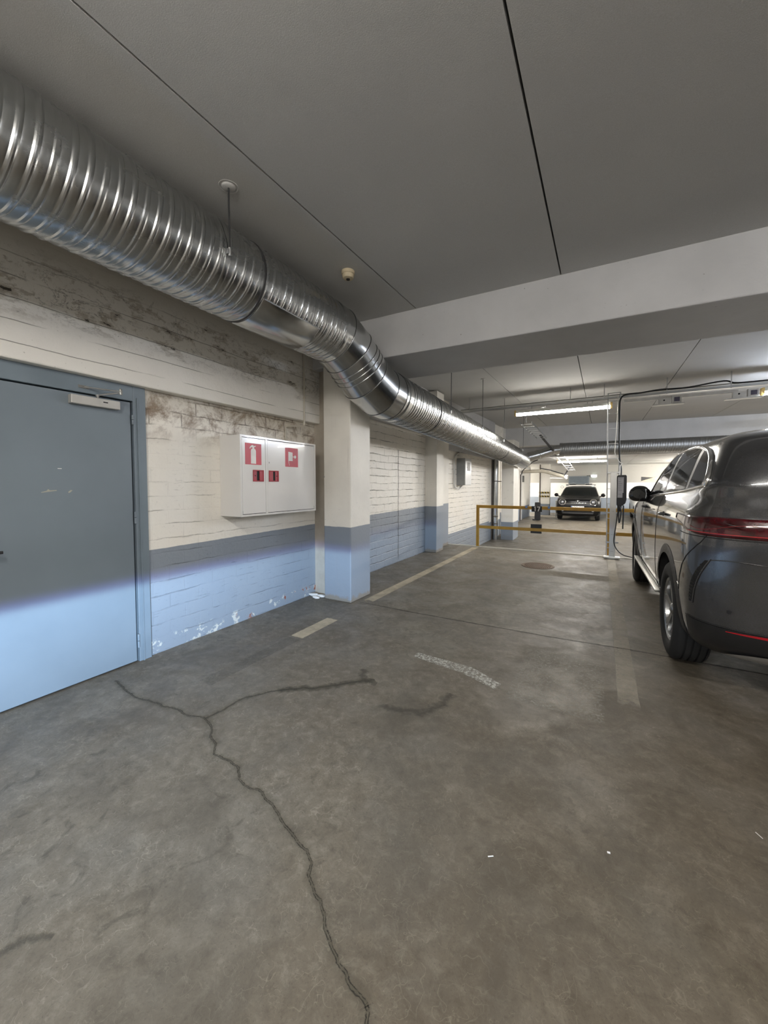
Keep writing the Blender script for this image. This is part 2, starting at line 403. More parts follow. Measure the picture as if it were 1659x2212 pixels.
def struct(o, label=None): return tag(o, label, None, None, 'structure')
def copy_tree(o, parent=None):
    c = o.copy(); COL.objects.link(c)
    if parent: c.parent = parent
    for ch in list(o.children): copy_tree(ch, c)
    return c
def decal(name, rows, mat, parent, z=None):
    """rows: list of (left, right) point pairs along the mark"""
    me = bpy.data.meshes.new(name); V = []; F = []
    for a, b in rows: V += [a, b]
    n = len(rows)
    for i in range(n-1): F.append((2*i, 2*i+1, 2*i+3, 2*i+2))
    me.from_pydata(V, [], F); uv = me.uv_layers.new(name='UVMap')
    L = [0.]
    for i in range(1, n): L.append(L[-1]+(Vector(rows[i][0])-Vector(rows[i-1][0])).length)
    tot = L[-1] or 1
    for p in me.polygons:
        for li in p.loop_indices:
            vi = me.loops[li].vertex_index; uv.data[li].uv = (L[vi//2]/tot, vi % 2)
    me.materials.append(mat); o = bpy.data.objects.new(name, me); COL.objects.link(o)
    if parent: o.parent = parent
    return o
def strip(name, pts, w, mat, parent, z=.0012, sub=6, jag=0.):
    P = []
    for i in range(len(pts)-1):
        for k_ in range(sub):
            f = k_/sub; P.append(Vector((pts[i][0]*(1-f)+pts[i+1][0]*f, pts[i][1]*(1-f)+pts[i+1][1]*f, z)))
    P.append(Vector((*pts[-1], z)))
    if jag: P = [p+Vector(((mnoise.noise(p*14))*jag, (mnoise.noise(p*14+Vector((7, 3, 1))))*jag, 0)) for p in P]
    rows = []
    for i, p in enumerate(P):
        d = (P[min(i+2, len(P)-1)]-P[max(i-2, 0)]); d.z = 0; d.normalize(); nrm = Vector((-d.y, d.x, 0))
        rows.append((tuple(p+nrm*w/2), tuple(p-nrm*w/2)))
    return decal(name, rows, mat, parent)

XW = -3.29
def zc(x, y): return 3.235+.02*y-.010*x      # underside of the ceiling, which rises slightly away from the door

# ------------------------------------------------------------------ shell
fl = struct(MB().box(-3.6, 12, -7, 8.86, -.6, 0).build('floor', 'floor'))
def lf(x, y): return -.45 if y < 14 else (-.45+.25*(y-14)/5 if y < 19 else -.2)
ys = [8.86, 14, 19, 27]
b = MB()
for i in range(3):
    a0, a1 = lf(0, ys[i]), lf(0, ys[i+1])
    b.add([(-7, ys[i], a0), (12, ys[i], a0), (12, ys[i+1], a1), (-7, ys[i+1], a1), (-7, ys[i], a0-.3), (12, ys[i], a0-.3), (12, ys[i+1], a1-.3), (-7, ys[i+1], a1-.3)],
          [(0, 1, 2, 3), (4, 7, 6, 5), (0, 4, 5, 1), (1, 5, 6, 2), (2, 6, 7, 3), (3, 7, 4, 0)])
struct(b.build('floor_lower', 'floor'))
struct(MB().box(-3.2, 7, 8.80, 8.885, -.02, .014, .004).build('kerb_strip', 'kerb'))
# ceiling : slabs with open joints between them
def slab(x0, x1, y0, y1, z=None, th=.25):
    f = z if z is not None else zc
    V = [(x, y, f(x, y)+dz) for dz in (0, th) for x, y in ((x0, y0), (x1, y0), (x1, y1), (x0, y1))]
    return MB().add(V, [(0, 1, 2, 3), (4, 7, 6, 5), (0, 4, 5, 1), (1, 5, 6, 2), (2, 6, 7, 3), (3, 7, 4, 0)])
SEAMS = [-3.6, -1.775, -.36, 1.09, 2.85, 4.3, 5.75, 7.2, 8.65, 10.1, 12]
cb = MB()
for y0, y1 in ((-7, 4.2), (4.4, 10.03), (10.045, 15.6)):
    for i in range(len(SEAMS)-1):
        g_ = .006
        s_ = slab(SEAMS[i]+(g_ if i else 0), SEAMS[i+1]-(g_ if i < len(SEAMS)-2 else 0), y0, y1); cb.add(s_.v, s_.f)
low = lambda x, y: 2.50+.0*y
for i in range(len(SEAMS)-1):
    for y0, y1 in ((15.9, 19.99), (20.01, 24.2)):
        s_ = slab(-7 if i == 0 else SEAMS[i]+.006, SEAMS[i+1]-.006, y0, y1, low, .2); cb.add(s_.v, s_.f)
struct(cb.build('ceiling', 'ceil'))
s_ = MB(); top = slab(-3.9, 12.3, -7.3, 16.4, lambda x, y: zc(x, y)+.12, .3); struct(top.build('ceiling_backing', 'gap'))
# joint sealant in the long seams (dark recess edges)
def beam(y0, y1, z0f, name, x0=-3.3):
    V = []
    for zz in (0, 1):
        for x, y in ((x0, y0), (12, y0), (12, y1), (x0, y1)): V.append((x, y, z0f(x) if zz == 0 else zc(x, y)+.1))
    o = MB().add(V, [(0, 1, 2, 3), (4, 7, 6, 5), (0, 4, 5, 1), (1, 5, 6, 2), (2, 6, 7, 3), (3, 7, 4, 0)]).build(name, 'beam')
    bv = o.modifiers.new('b', 'BEVEL'); bv.width = .012; bv.segments = 2
    return struct(o)
beam(3.845, 4.77, lambda x: 2.848-.013*x, 'ceiling_beam')
beam(15.25, 16.05, lambda x: 2.86-.008*x, 'ceiling_beam')
beam(-7.2, -6.4, lambda x: 2.83, 'ceiling_beam')
struct(MB().box(-7, 12, 16.06, 16.2, 2.5, 3.8).build('wall_above_low_ceiling', 'beam'))
# left wall
struct(MB().box(-3.6, XW, 1.80, 3.99, -.3, 2.4).build('wall_left', 'brick1'))
struct(MB().box(-3.6, XW, 3.99, 8.60, -.6, 3.5).build('wall_left_middle', 'brick2'))
struct(MB().box(-3.6, XW, 8.60, 13.0, -.6, 3.6).build('wall_left_far', 'brick3'))
struct(MB().box(-3.6, XW, -7, .66, -.3, 2.4).build('wall_left_near', 'brick1'))
lo = MB().box(-3.75, -3.20, -7, 3.98, 2.228, 3.45, .012).build('lintel_beam', 'lintel'); struct(lo)
lo = MB().box(-3.6, -3.215, 3.98, 8.5, 2.50, 3.6, .01).build('lintel_beam', 'beam'); struct(lo)
lo = MB().box(-3.6, -3.215, 8.5, 13.4, 2.28, 3.6, .01).build('lintel_beam', 'beam'); struct(lo)
def struct_box(n, mt, *a, **k_): return struct(MB().box(*a, **k_).build(n, mt))
struct_box('concrete_column', 'conc', -3.04, -2.635, 3.845, 4.30, -.0, 2.90, b=.012)
t_ = NT('raw_render'); t_.set(t_.mix(t_.rng(t_.noise(t_.coord(), 5, 5), .3, .7), (.36, .32, .265), (.45, .41, .35)), .8); M_['render'] = t_.m
struct_box('wall_pilaster', 'render', -3.30, -3.045, 3.97, 4.32, 0, 2.9)
struct_box('wall_pilaster', 'conc', -3.32, -3.03, 7.62, 8.02, 0, 3.4, b=.008)
struct_box('wall_pilaster', 'conc', -3.32, -3.21, 8.02, 8.84, -.5, 3.4, b=.006)
# beyond the kerb
def mat_level(name, lvl, dado=BLUE, w=WHITE, upper=None, ul=0):
    t = NT(name); v = t.coord(); P = t.sep(v)
    c = t.mix(t.rng(P[2], lvl-.004, lvl+.004, 1, 0), w, dado)
    if upper: c = t.mix(t.rng(P[2], ul-.01, ul+.01), c, upper)
    c = t.mix(t.rng(t.noise(v, 9, 5), .6, .75, 0, .25), c, (.2, .18, .15))
    t.set(c, .55); t.bump(t.noise(v, 20, 5), .2, .005); return t.m
M_['colB'] = mat_level('far_column_paint', .16); M_['wallB'] = mat_level('far_wall_paint', .72, upper=(.34, .33, .30), ul=1.53)
M_['wallC'] = mat_level('side_wall_paint', .40)
struct_box('wall_left_plain', 'colB', -3.6, XW, 13.0, 14.6, -.6, 3.6)
struct_box('concrete_column', 'colB', -3.0, -2.60, 13.5, 14.42, -.6, 2.95, b=.01)
struct_box('wall_left_passage', 'wallC', -3.6, -3.27, 14.6, 21.2, -.6, 3.9)
struct_box('wall_passage_end', 'wallC', -7, -3.3, 21.0, 21.2, -.4, 2.6) if False else None
struct_box('concrete_pillar', 'wallC', -2.95, -2.42, 22.2, 22.6, -.35, 2.55)
struct_box('wall_far', 'wallB', -7.2, 12.2, 24.2, 24.4, -.6, 3.2)
struct_box('wall_far_left', 'wallC', -7.2, -7.0, 14, 24.4, -.6, 3.2)
struct_box('wall_right', 'wallB', 12, 12.2, -7.2, 24.4, -.6, 3.6)
struct_box('wall_back', 'conc', -3.8, 12.2, -7.4, -7.2, -.1, 3.6)
for yy in (3.845, 15.2): struct_box('concrete_column', 'conc', 5.8, 6.2, yy, yy+.45, -.5, 2.86, b=.01)

# ------------------------------------------------------------------ floor marks
M_['line'] = mat_decal('worn_line_paint', (.50, .45, .36), wear=.38, op=.62)
M_['line2'] = mat_decal('fresh_line_paint', (.60, .52, .38), wear=.30)
M_['line3'] = mat_decal('speckled_paint', (.68, .66, .58), wear=.49, scale=20, op=.85)
M_['crack'] = mat_decal('crack', (0, 0, 0), 'crack'); M_['stain'] = mat_decal('dark_stain', (.10, .09, .07), 'stain', wear=.50)
M_['joint'] = mat_decal('slab_joint', (.055, .05, .04), 'stain', wear=.75)
M_['seam'] = simple('seam_black', (.02, .02, .018), .8)
def rect(name, x0, x1, y0, y1, mt, z=.0012, n=2):
    rows = [((x0, y0+(y1-y0)*i/(n-1), z), (x1, y0+(y1-y0)*i/(n-1), z)) for i in range(n)]
    return decal(name, rows, M_[mt], fl)
rect('parking_line', -2.57, -2.43, 3.98, 8.75, 'line2'); rect('parking_line', .12, .25, 2.9, 8.7, 'line')
rect('parking_line', -2.57, -2.42, 2.72, 3.30, 'line2'); M_['ghost'] = mat_decal('ghost_line', (.21, .20, .175), wear=.42, op=.35); rect('parking_line', -2.56, -2.42, 1.75, 2.7, 'ghost', .001)
decal('parking_line', [((-1.363, 2.90, .0012), (-1.36, 2.99, .0012)), ((-.90, 2.82, .0012), (-.86, 2.95, .0012)), ((-.62, 2.70, .0012), (-.60, 2.80, .0012))], M_['line3'], fl)
M_['line4'] = mat_decal('faint_speckled_paint', (.50, .48, .40), wear=.53, scale=20, op=.6); rect('paint_patch', -.55, .05, 2.62, 3.6, 'line4', .001)
strip('slab_joint', [(-2.6, 3.94), (-1.783, 3.91), (-.35, 3.916), (.207, 3.95), (2.5, 3.93), (5, 3.93)], .05, M_['joint'], fl, sub=6)
CR = [(-3.1, 1.45), (-2.902, 1.419), (-2.694, 1.401), (-2.506, 1.432), (-2.335, 1.451), (-2.228, 1.443), (-2.098, 1.489), (-2.001, 1.45), (-1.931, 1.392), (-1.834, 1.356), (-1.79, 1.305), (-1.693, 1.311), (-1.605, 1.303), (-1.551, 1.272), (-1.522, 1.243), (-1.418, 1.236), (-1.349, 1.243), (-1.27, 1.218), (-1.232, 1.192), (-1.166, 1.175), (-1.089, 1.155), (-1.054, 1.139), (-0.983, 1.127), (-0.939, 1.094), (-0.916, 1.057), (-0.874, 1.033), (-0.843, 1.006), (-0.815, 0.996), (-0.786, 0.98), (-0.76, 0.947), (-0.709, 0.918), (-0.663, 0.891), (-0.623, 0.882), (-0.605, 0.868), (-0.551, 0.858), (-0.533, 0.846), (-0.52, 0.826), (-.49, .76), (-.42, .70), (-.3, .5)]
strip('floor_crack', CR, .07, M_['crack'], fl, z=.0020, sub=5, jag=.016)
BR = [(-2.098, 1.489), (-2.093, 1.542), (-2.089, 1.59), (-2.094, 1.664), (-2.076, 1.763), (-2.03, 1.842), (-1.949, 1.936), (-1.857, 2.023), (-1.747, 2.092), (-1.655, 2.188), (-1.546, 2.294), (-1.49, 2.364), (-1.438, 2.409)]
strip('floor_crack', BR, .085, M_['crack'], fl, z=.0023, sub=5, jag=.02)
strip('floor_stain', BR[6:], .16, M_['stain'], fl, z=.0009, sub=4, jag=.03)
strip('floor_stain', [(-1.6, 2.5), (-1.53, 2.38), (-1.40, 2.36)], .14, M_['stain'], fl, z=.0010, sub=4, jag=.04)
strip('floor_stain', [(-1.25, 2.154), (-1.107, 2.144), (-0.993, 2.18), (-0.894, 2.324), (-0.875, 2.495)], .16, M_['stain'], fl, z=.0010, sub=4, jag=.04)
strip('floor_crack', [(-1.62, .33), (-1.586, 0.399), (-1.576, 0.428), (-1.564, 0.461), (-1.5, .50)], .06, M_['stain'], fl, z=.0014, sub=5)
# manhole cover
t_ = thing('manhole_cover', 'round rusty brown cast drain cover set in the floor before the kerb', 'manhole cover', (-.965, 7.27, 0))
MB().lathe([(.20, .0), (.275, .0), (.278, .006), (.268, .008), (.24, .008), (.236, .004)], (-.965, 7.27, 0), (0, 0, 1), 48).build('rim', simple('cast_iron', (.13, .085, .055), .6, .3, .2, 30), t_, 30)
b = MB().lathe([(0, .003), (.236, .003)], (-.965, 7.27, 0), (0, 0, 1), 48)
for i in range(-7, 8):
    for j in range(-7, 8):
        x, y = i*.029, j*.029
        if x*x+y*y < .215**2: b.box(-.965+x-.010, -.965+x+.010, 7.27+y-.010, 7.27+y+.010, .003, .008)
b.build('lid', 'simple' if False else MATS['cast_iron'], t_)
# small litter
for i, (x, y, a, l, w, lab) in enumerate([(-.347, 1.46, .6, .022, .004, 'thin pale wood splinter lying on the floor, centre right'), (.054, 1.704, .1, .011, .008, 'tiny white chip of litter on the floor toward the lower right'), (.596, 2.095, -1., .03, .003, 'thin pale straw on the floor at the right picture edge')]):
    R = Matrix.Rotation(a, 3, 'Z'); o = MB().box(x-l/2, x+l/2, y-w/2, y+w/2, 0, .002, .0006, R=R).build('litter_scrap', 'wht'); tag(o, lab, 'litter')
# rubble beside the column
for i, (x, y, s, lab) in enumerate([(-3.22, 3.86, .05, 'largest broken white plaster flake between wall foot and column'), (-3.14, 3.80, .035, 'small plaster flake lying against the foot of the front column'), (-3.12, 3.88, .04, 'white plaster flake wedged in the corner behind the front column')]):
    random.seed(i+3); V = []
    bm = bmesh.new(); bmesh.ops.create_icosphere(bm, subdivisions=2, radius=s)
    for q in bm.verts: q.co = Vector((q.co.x*1.5, q.co.y*.9, q.co.z*.38))*(1+.45*mnoise.noise(q.co*30)); 
    zm = min(q.co.z for q in bm.verts)
    for q in bm.verts: q.co += Vector((x, y, -zm))
    bm.verts.index_update(); b = MB().add([q.co[:] for q in bm.verts], [[q.index for q in f.verts] for f in bm.faces]); bm.free()
    tag(b.build('plaster_flake', 'wht'), lab, 'rubble')
# crack, hole and conduit scar on walls are part of the wall materials
decal('wall_scar', [((XW+.002, 8.9, .385), (XW+.002, 8.9, .37)), ((XW+.002, 12.7, .345), (XW+.002, 12.7, .330))], M_['joint'], None); bpy.data.objects['wall_scar'].parent = bpy.data.objects['wall_left_far']
decal('wall_crack', [((XW+.002, 6.33+.02*mnoise.noise(Vector((0, 0, z*3))), z), (XW+.002, 6.39+.02*mnoise.noise(Vector((0, 0, z*3))), z)) for z in [i*.08 for i in range(0, 27)]], M_['joint'], bpy.data.objects['wall_left_middle'])

# ------------------------------------------------------------------ door 1 in the left wall
d1 = thing('door_1', 'grey steel fire door with scuff marks and bluish light on its lower half', None, (XW, 1.25, 0)); d1['kind'] = 'structure'
b = MB(); b.box(-3.58, -3.262, 1.715, 1.812, 0, 2.232, .004); b.box(-3.58, -3.262, .66, .755, 0, 2.232, .004); b.box(-3.58, -3.262, .755, 1.715, 2.108, 2.232, .004)
b.box(-3.258, -3.254, 1.742, 1.752, 0, 2.14)
b.build('door_frame', 'frame', d1)
MB().box(-3.33, -3.272, .762, 1.699, .012, 2.098, .003).build('door_leaf', 'door', d1)
MB().box(-3.5, -3.335, .74, 1.73, 0, 2.12).build('door_shadow_gap', 'gap', d1)
for z0, z1 in ((1.925, 2.0), (1.135, 1.23), (.12, .23)):
    b = MB(); b.cyl((-3.262, 1.709, z0), (-3.262, 1.709, (z0+z1)/2-.002), .0085, 14); b.cyl((-3.262, 1.709, (z0+z1)/2+.002), (-3.262, 1.709, z1), .0085, 14); b.build('hinge', 'frame', d1, 40)
b = MB(); b.box(-3.272, -3.264, .80, .90, .97, 1.10, .003); b.cyl((-3.266, .845, 1.03), (-3.215, .845, 1.03), .010, 16); b.tube([(-3.215, .845, 1.03), (-3.208, .853, 1.03), (-3.205, .90, 1.03)], .009, 12)
b.build('handle', 'blk', d1, 40)
sc = simple('bare_scratch', (.42, .40, .33), .5)
b = MB(); b.box(-3.2722, -3.2712, 1.215, 1.238, 1.556, 1.560); b.build('scuff_mark', simple('bright_scratch', (.85, .85, .82), .3), d1)
b = MB()
b.prism([(-3.2722, 1.12, 1.393), (-3.2722, 1.205, 1.405), (-3.2722, 1.206, 1.411), (-3.2722, 1.17, 1.408), (-3.2722, 1.158, 1.417), (-3.2722, 1.150, 1.406), (-3.2722, 1.12, 1.397)], (.0008, 0, 0))
b.prism([(-3.2722, 1.272, 1.388), (-3.2722, 1.284, 1.393), (-3.2722, 1.297, 1.407), (-3.2722, 1.286, 1.409), (-3.2722, 1.272, 1.398)], (.0008, 0, 0)); b.build('scuff_mark', sc, d1)
# closer
t_ = thing('door_closer', 'light grey hydraulic door closer on top of the fire door leaf', 'door closer', (-3.27, 1.44, 2.05))
MB().box(-3.272, -3.222, 1.288, 1.602, 2.018, 2.080, .004).build('body', simple('closer_grey', (.50, .485, .45), .4, .2), t_)
MB().box(-3.2225, -3.2212, 1.487, 1.518, 2.052, 2.060, .0005).build('slot', 'gap', t_)
b = MB(); b.cyl((-3.245, 1.46, 2.08), (-3.245, 1.46, 2.098), .010, 16); b.cyl((-3.245, 1.46, 2.098), (-3.245, 1.46, 2.106), .015, 16); b.build('spindle', 'chrome', t_, 40)
b = MB(); b.tube([(-3.245, 1.46, 2.104), (-3.13, 1.56, 2.128)], .007, 8); b.tube([(-3.13, 1.56, 2.136), (-3.262, 1.38, 2.150)], .006, 8); b.build('arm', 'steel', t_, 40)
b = MB(); b.cyl((-3.13, 1.56, 2.112), (-3.13, 1.56, 2.150), .012, 16); b.cyl((-3.13, 1.56, 2.150), (-3.13, 1.56, 2.158), .008, 6); b.build('elbow_joint', 'chrome', t_, 40)
MB().box(-3.264, -3.254, 1.345, 1.412, 2.138, 2.160, .003).build('bracket', 'chrome', t_)

# ------------------------------------------------------------------ fire cabinet
X0, X1 = XW, -3.0
c1 = thing('fire_hose_cabinet', 'white enamelled two-door fire cabinet on the brick wall with red signs', 'cabinet', (X0, 3.08, 1.135))
b = MB(); b.box(X0, X1-.006, 2.528, 3.635, 1.135, 1.925, .004); b.build('body', 'cab', c1)
b = MB()
for a in ((2.528, 3.635, 1.905, 1.925), (2.528, 3.635, 1.135, 1.155), (2.528, 2.548, 1.155, 1.905), (3.615, 3.635, 1.155, 1.905), (2.846, 2.872, 1.155, 1.905)): b.box(X1-.008, X1+.004, a[0], a[1], a[2], a[3], .0015)
b.build('front_frame', 'cab', c1)
MB().box(X1-.0062, X1-.0045, 2.545, 3.618, 1.152, 1.908).build('door_gap', 'gap', c1)
dl = MB().box(X1-.006, X1+.002, 2.552, 2.8435, 1.160, 1.900, .0015).build('door', 'cab', c1); dl['label'] = 'narrow left door with extinguisher sign'
dr = MB().box(X1-.006, X1+.002, 2.8745, 3.611, 1.160, 1.900, .0015).build('door', 'cab', c1); dr['label'] = 'wide right door with hose sign'
XS = X1+.0021
def sgn(par, y0, y1, z0, z1): return MB().box(XS, XS+.0008, y0, y1, z0, z1).build('sign', 'red', par)
s1 = sgn(dl, 2.588, 2.792, 1.643, 1.851); s2 = sgn(dr, 3.128, 3.330, 1.641, 1.849)
s1['label'] = 'red sign with white fire extinguisher pictogram'; s2['label'] = 'red sign with white fire hose reel pictogram'
XP = XS+.0009
def poly(pts, x=XP): return [(x, y, z) for y, z in pts]
b = MB(); cy = 2.690
b.prism(poly([(cy-.032, 1.652), (cy+.032, 1.652), (cy+.032, 1.775), (cy+.027, 1.792), (cy+.010, 1.803), (cy+.010, 1.815), (cy+.030, 1.822), (cy+.026, 1.830), (cy+.004, 1.826), (cy-.004, 1.836), (cy-.022, 1.832), (cy-.040, 1.818), (cy-.048, 1.800), (cy-.040, 1.798), (cy-.030, 1.812), (cy-.012, 1.812), (cy-.010, 1.803), (cy-.027, 1.792), (cy-.032, 1.775)]), (.0006, 0, 0)); b.build('pictogram', 'wht', dl)
b = MB()
b.prism(poly([(3.176, 1.702), (3.190, 1.706), (3.243, 1.706), (3.243, 1.800), (3.176, 1.806)]), (.0006, 0, 0))
b.prism(poly([(3.245, 1.750), (3.268, 1.750), (3.268, 1.757), (3.245, 1.757)]), (.0006, 0, 0))
b.prism(poly([(3.282+.017*cos(a*pi/8), 1.7535+.017*sin(a*pi/8)) for a in range(16)]), (.0006, 0, 0))
b.prism(poly([(3.178, 1.702), (3.186, 1.702), (3.190, 1.672), (3.184, 1.672)]), (.0006, 0, 0)); b.prism(poly([(3.186, 1.664), (3.194, 1.668), (3.192, 1.656), (3.187, 1.657)]), (.0006, 0, 0)); b.build('pictogram', 'wht', dr)
for par, y0, y1, ks in ((dl, 2.680, 2.817, 1), (dr, 2.888, 3.025, -1)):
    h = MB()
    for a in ((y0, y1, 1.582, 1.592), (y0, y1, 1.477, 1.487), (y0, y0+.012, 1.487, 1.582), (y1-.012, y1, 1.487, 1.582)): h.box(XS, XS+.008, *a, .002)
    ym = (y0+y1)/2; h.box(XS, XS+.006, ym+.012 if ks > 0 else y0+.012, y1-.012 if ks > 0 else ym-.012, 1.487, 1.582, .002); h.box(XS, XS+.003, y0+.012 if ks > 0 else ym+.02, ym-.02 if ks > 0 else y1-.012, 1.487, 1.582, .001)
    hh = h.build('handle', 'redd', par)
    b = MB(); b.box(XS, XS+.001, y0+.008, y1-.008, 1.484, 1.586); kx = y0+.028 if ks > 0 else y1-.028; b.cyl((XS+.002, kx, 1.535), (XS+.0045, kx, 1.535), .006, 12); b.build('handle_recess', 'gap', hh)
MB().box(XS-.0005, XS+.0015, 2.893, 2.897, 1.665, 1.68).build('lock_slot', 'gap', c1)
for yy, zz in ((3.600, 1.885), (3.600, 1.175), (2.553, 1.885), (2.553, 1.175)): MB().cyl((XS, yy, zz-.016), (XS, yy, zz+.016), .004, 10).build('hinge', 'steel', c1)

# ------------------------------------------------------------------ ducts
def spiral(name, p0, p1, r, mat, par, pitch=.19, sub=27, seg=84, amp=(.0048, .0048, .0024)):
    p0, p1 = Vector(p0), Vector(p1); d = (p1-p0); L = d.length; d.normalize()
    a = d.cross(Vector((0, 0, 1))).normalized(); bb = a.cross(d); n = int(L/pitch*sub)+sub
    def rad(i):
        k_ = i % sub; t3 = sub//3
        q = k_//t3; w = k_ % t3
        return r+(amp[q] if w == 1 else amp[q]*.75 if w in (0, 2) and sub > 20 else (-.0012 if w in (3, t3-1) else 0))
    V = []; F = []
    for i in range(n+1):
        rr = rad(i)
        for j in range(seg):
            ang = 2*pi*j/seg; y = (i-sub)*pitch/sub+pitch*j/seg
            yc = min(max(y, 0), L); V.append(p0+d*yc+(a*cos(ang)+bb*sin(ang))*(rr if 0 < y < L else r))
    for i in range(n):
        for j in range(seg-1): F.append((i*seg+j, i*seg+j+1, (i+1)*seg+j+1, (i+1)*seg+j))
        if i+sub <= n-1:
            F.append((i*seg+seg-1, (i+sub)*seg, (i+sub+1)*seg, (i+1)*seg+seg-1))
    b = MB(); b.add(V, F); return b.build(name, mat, par, 14)
D0, D1 = (-2.35, -3.5, 2.93), (-2.35, 3.02, 2.93)
du = thing('ventilation_duct', 'large galvanised spiral duct running along the left wall and elbowing under the beam', 'duct', (-2.35, 2.0, 2.93))
o = spiral('spiral_pipe', D0, D1, .28, 'galv', du); o['label'] = 'upper pipe before the elbow'
E0, E1 = (-2.235, 4.02, 2.495), (-2.45, 14.3, 2.295)
o = spiral('spiral_pipe', E0, E1, .28, 'galv', du, sub=18, pitch=.19, seg=60, amp=(.0060, .0060, .0035)); o['label'] = 'lower pipe after the elbow'
# smooth access sheet wrapped on the lower side of the upper pipe
b = MB(); n = 24
def pan(i, j):
    q = radians(-35-75*i/n); y = (2.01, 2.02, 2.62, 2.63)[j]; rr = (.282, .2885, .2885, .282)[j]
    return (-2.35+rr*cos(q), y, 2.93+rr*sin(q))
b.grid(pan, n+1, 4); b.build('access_panel', 'galv2', du, 60)
b = MB(); b.tube([(-2.35+.289*cos(radians(-35)), y, 2.93+.289*sin(radians(-35))) for y in (2.02, 2.63)], .005, 8); b.build('panel_seam', 'galv2', du)
def collar(y, w=.03, x=-2.35, z=2.93, r=.2845, m='galv2', nm='clamp_band', d=(0, 1, 0)):
    return MB().lathe([(r-.006, -w/2), (r, -w/2), (r+.003, 0), (r, w/2), (r-.006, w/2)], (x, y, z), d, 72).build(nm, m, du, 50)
collar(1.68, .03); collar(1.99, .018, m='gseam', nm='joint_seal'); collar(3.0, .05)
# mitred elbow
def sect(pts, rads, name, smooth=30):
    P = [Vector(p) for p in pts]; n = len(P); rings = []
    for i in range(n):
        d0 = (P[i]-P[i-1]).normalized() if i else (P[1]-P[0]).normalized()
        d1_ = (P[i+1]-P[i]).normalized() if i < n-1 else d0
        nrm = (d0+d1_).normalized(); a = Vector((1, 0, 0)); bb = d0.cross(a).normalized(); a = bb.cross(d0).normalized()
        rg = []
        for j in range(72):
            q = 2*pi*j/72; pt = P[i]+(a*cos(q)+bb*sin(q))*rads[i]
            t = (P[i]-pt).dot(nrm)/d0.dot(nrm); rg.append(pt+d0*t)
        rings.append((rg, nrm))
    b = MB()
    for i in range(n-1):
        V = rings[i][0]+rings[i+1][0]; b.add(V, [(j, (j+1) % 72, 72+(j+1) % 72, 72+j) for j in range(72)])
    return b, rings
EP = [(-2.35, 3.0, 2.93), (-2.35, 3.14, 2.925), (-2.325, 3.36, 2.815), (-2.285, 3.62, 2.61), (-2.25, 3.86, 2.51), (-2.235, 4.04, 2.495)]
b, rg = sect(EP, [.283]*6, 'e'); b.build('elbow', 'galv2', du, 30)
for i in (1, 2, 3, 4, 5):
    b = MB(); b.tube([p+(p-Vector(EP[i])).normalized()*.001 for p in rg[i][0]]+[rg[i][0][0]], .0045, 6, False); b.build('elbow_bead', 'galv2', du, 60)
    b = MB(); b.tube([p+(Vector(EP[i])-Vector(EP[i-1])).normalized()*-.007 for p in rg[i][0]]+[rg[i][0][0]+(Vector(EP[i])-Vector(EP[i-1])).normalized()*-.007], .0025, 6, False); b.build('joint_seal', 'gseam', du)
dm = (Vector(EP[3])-Vector(EP[2])).normalized(); cm = (Vector(EP[2])+Vector(EP[3]))/2
for k_ in (-.055, 0, .055):
    MB().ring(cm+dm*k_, dm, .284, .007, 72, 8).build('swage_ring', 'galv2', du, 60)
dl_ = (Vector(E1)-Vector(E0)).normalized(); Lq = (Vector(E1)-Vector(E0)).length
def on(y): return Vector(E0)+dl_*((y-E0[1])/dl_.y)
for y, w in ((4.10, .09),): MB().lathe([(.279, 0), (.2845, 0), (.2845, w), (.279, w)], on(y), dl_, 72).build('clamp_band', 'galv2', du, 50)
for y in (5.15, 10.2): MB().lathe([(.279, -.012), (.287, -.012), (.287, .012), (.279, .012)], on(y), dl_, 72).build('joint_seal', 'gseam', du, 50)
# end cap and smooth last length
b = MB(); b.lathe([(.279, 0), (.285, 0), (.285, 1.9), (.272, 1.9)], on(12.4), dl_, 60); b.build('sleeve', 'galv2', du, 50)
# duct hangers: one rod each
for i, (x, y, zt, zb) in enumerate([(-2.05, 1.675, None, 2.90), (-1.93, 5.4, None, 2.50), (-1.96, 7.2, None, 2.50), (-2.0, 9.2, None, 2.46), (-2.02, 11.8, None, 2.45)]):
    zt = zc(x, y); 
    h = thing('duct_hanger_rod', ['thin threaded rod with a round ceiling plate holding the near duct', 'hanger rod on the lower duct just beyond the white beam', 'second hanger rod beyond the beam along the lower duct', 'hanger rod on the lower duct above the wall-mounted grey box', 'farthest hanger rod on the lower duct before the angled branch'][i], 'hanger rod', (x, y, zt), 0, 'duct hanger rods')
    MB().cyl((x, y, zb), (x, y, zt), .005 if i else .0055, 8).build('rod', 'gseam', h)
    b = MB(); b.lathe([(0, 0), (.035, 0), (.040, .004), (.042, .010)], (x, y, zt-.010), (0, 0, 1), 24)
    if i == 0: b.lathe([(.050, .0), (.056, -.003), (.060, 0)], (x, y, zt), (0, 0, 1), 24)
    b.build('ceiling_plate', 'ceil', h, 40)
    b = MB(); b.box(x-.020, x+.006, y-.016, y+.016, zb-.02, zb+.012, .003); b.cyl((x, y, zb-.03), (x, y, zb+.02), .009, 6); b.build('bracket', 'steel', h)

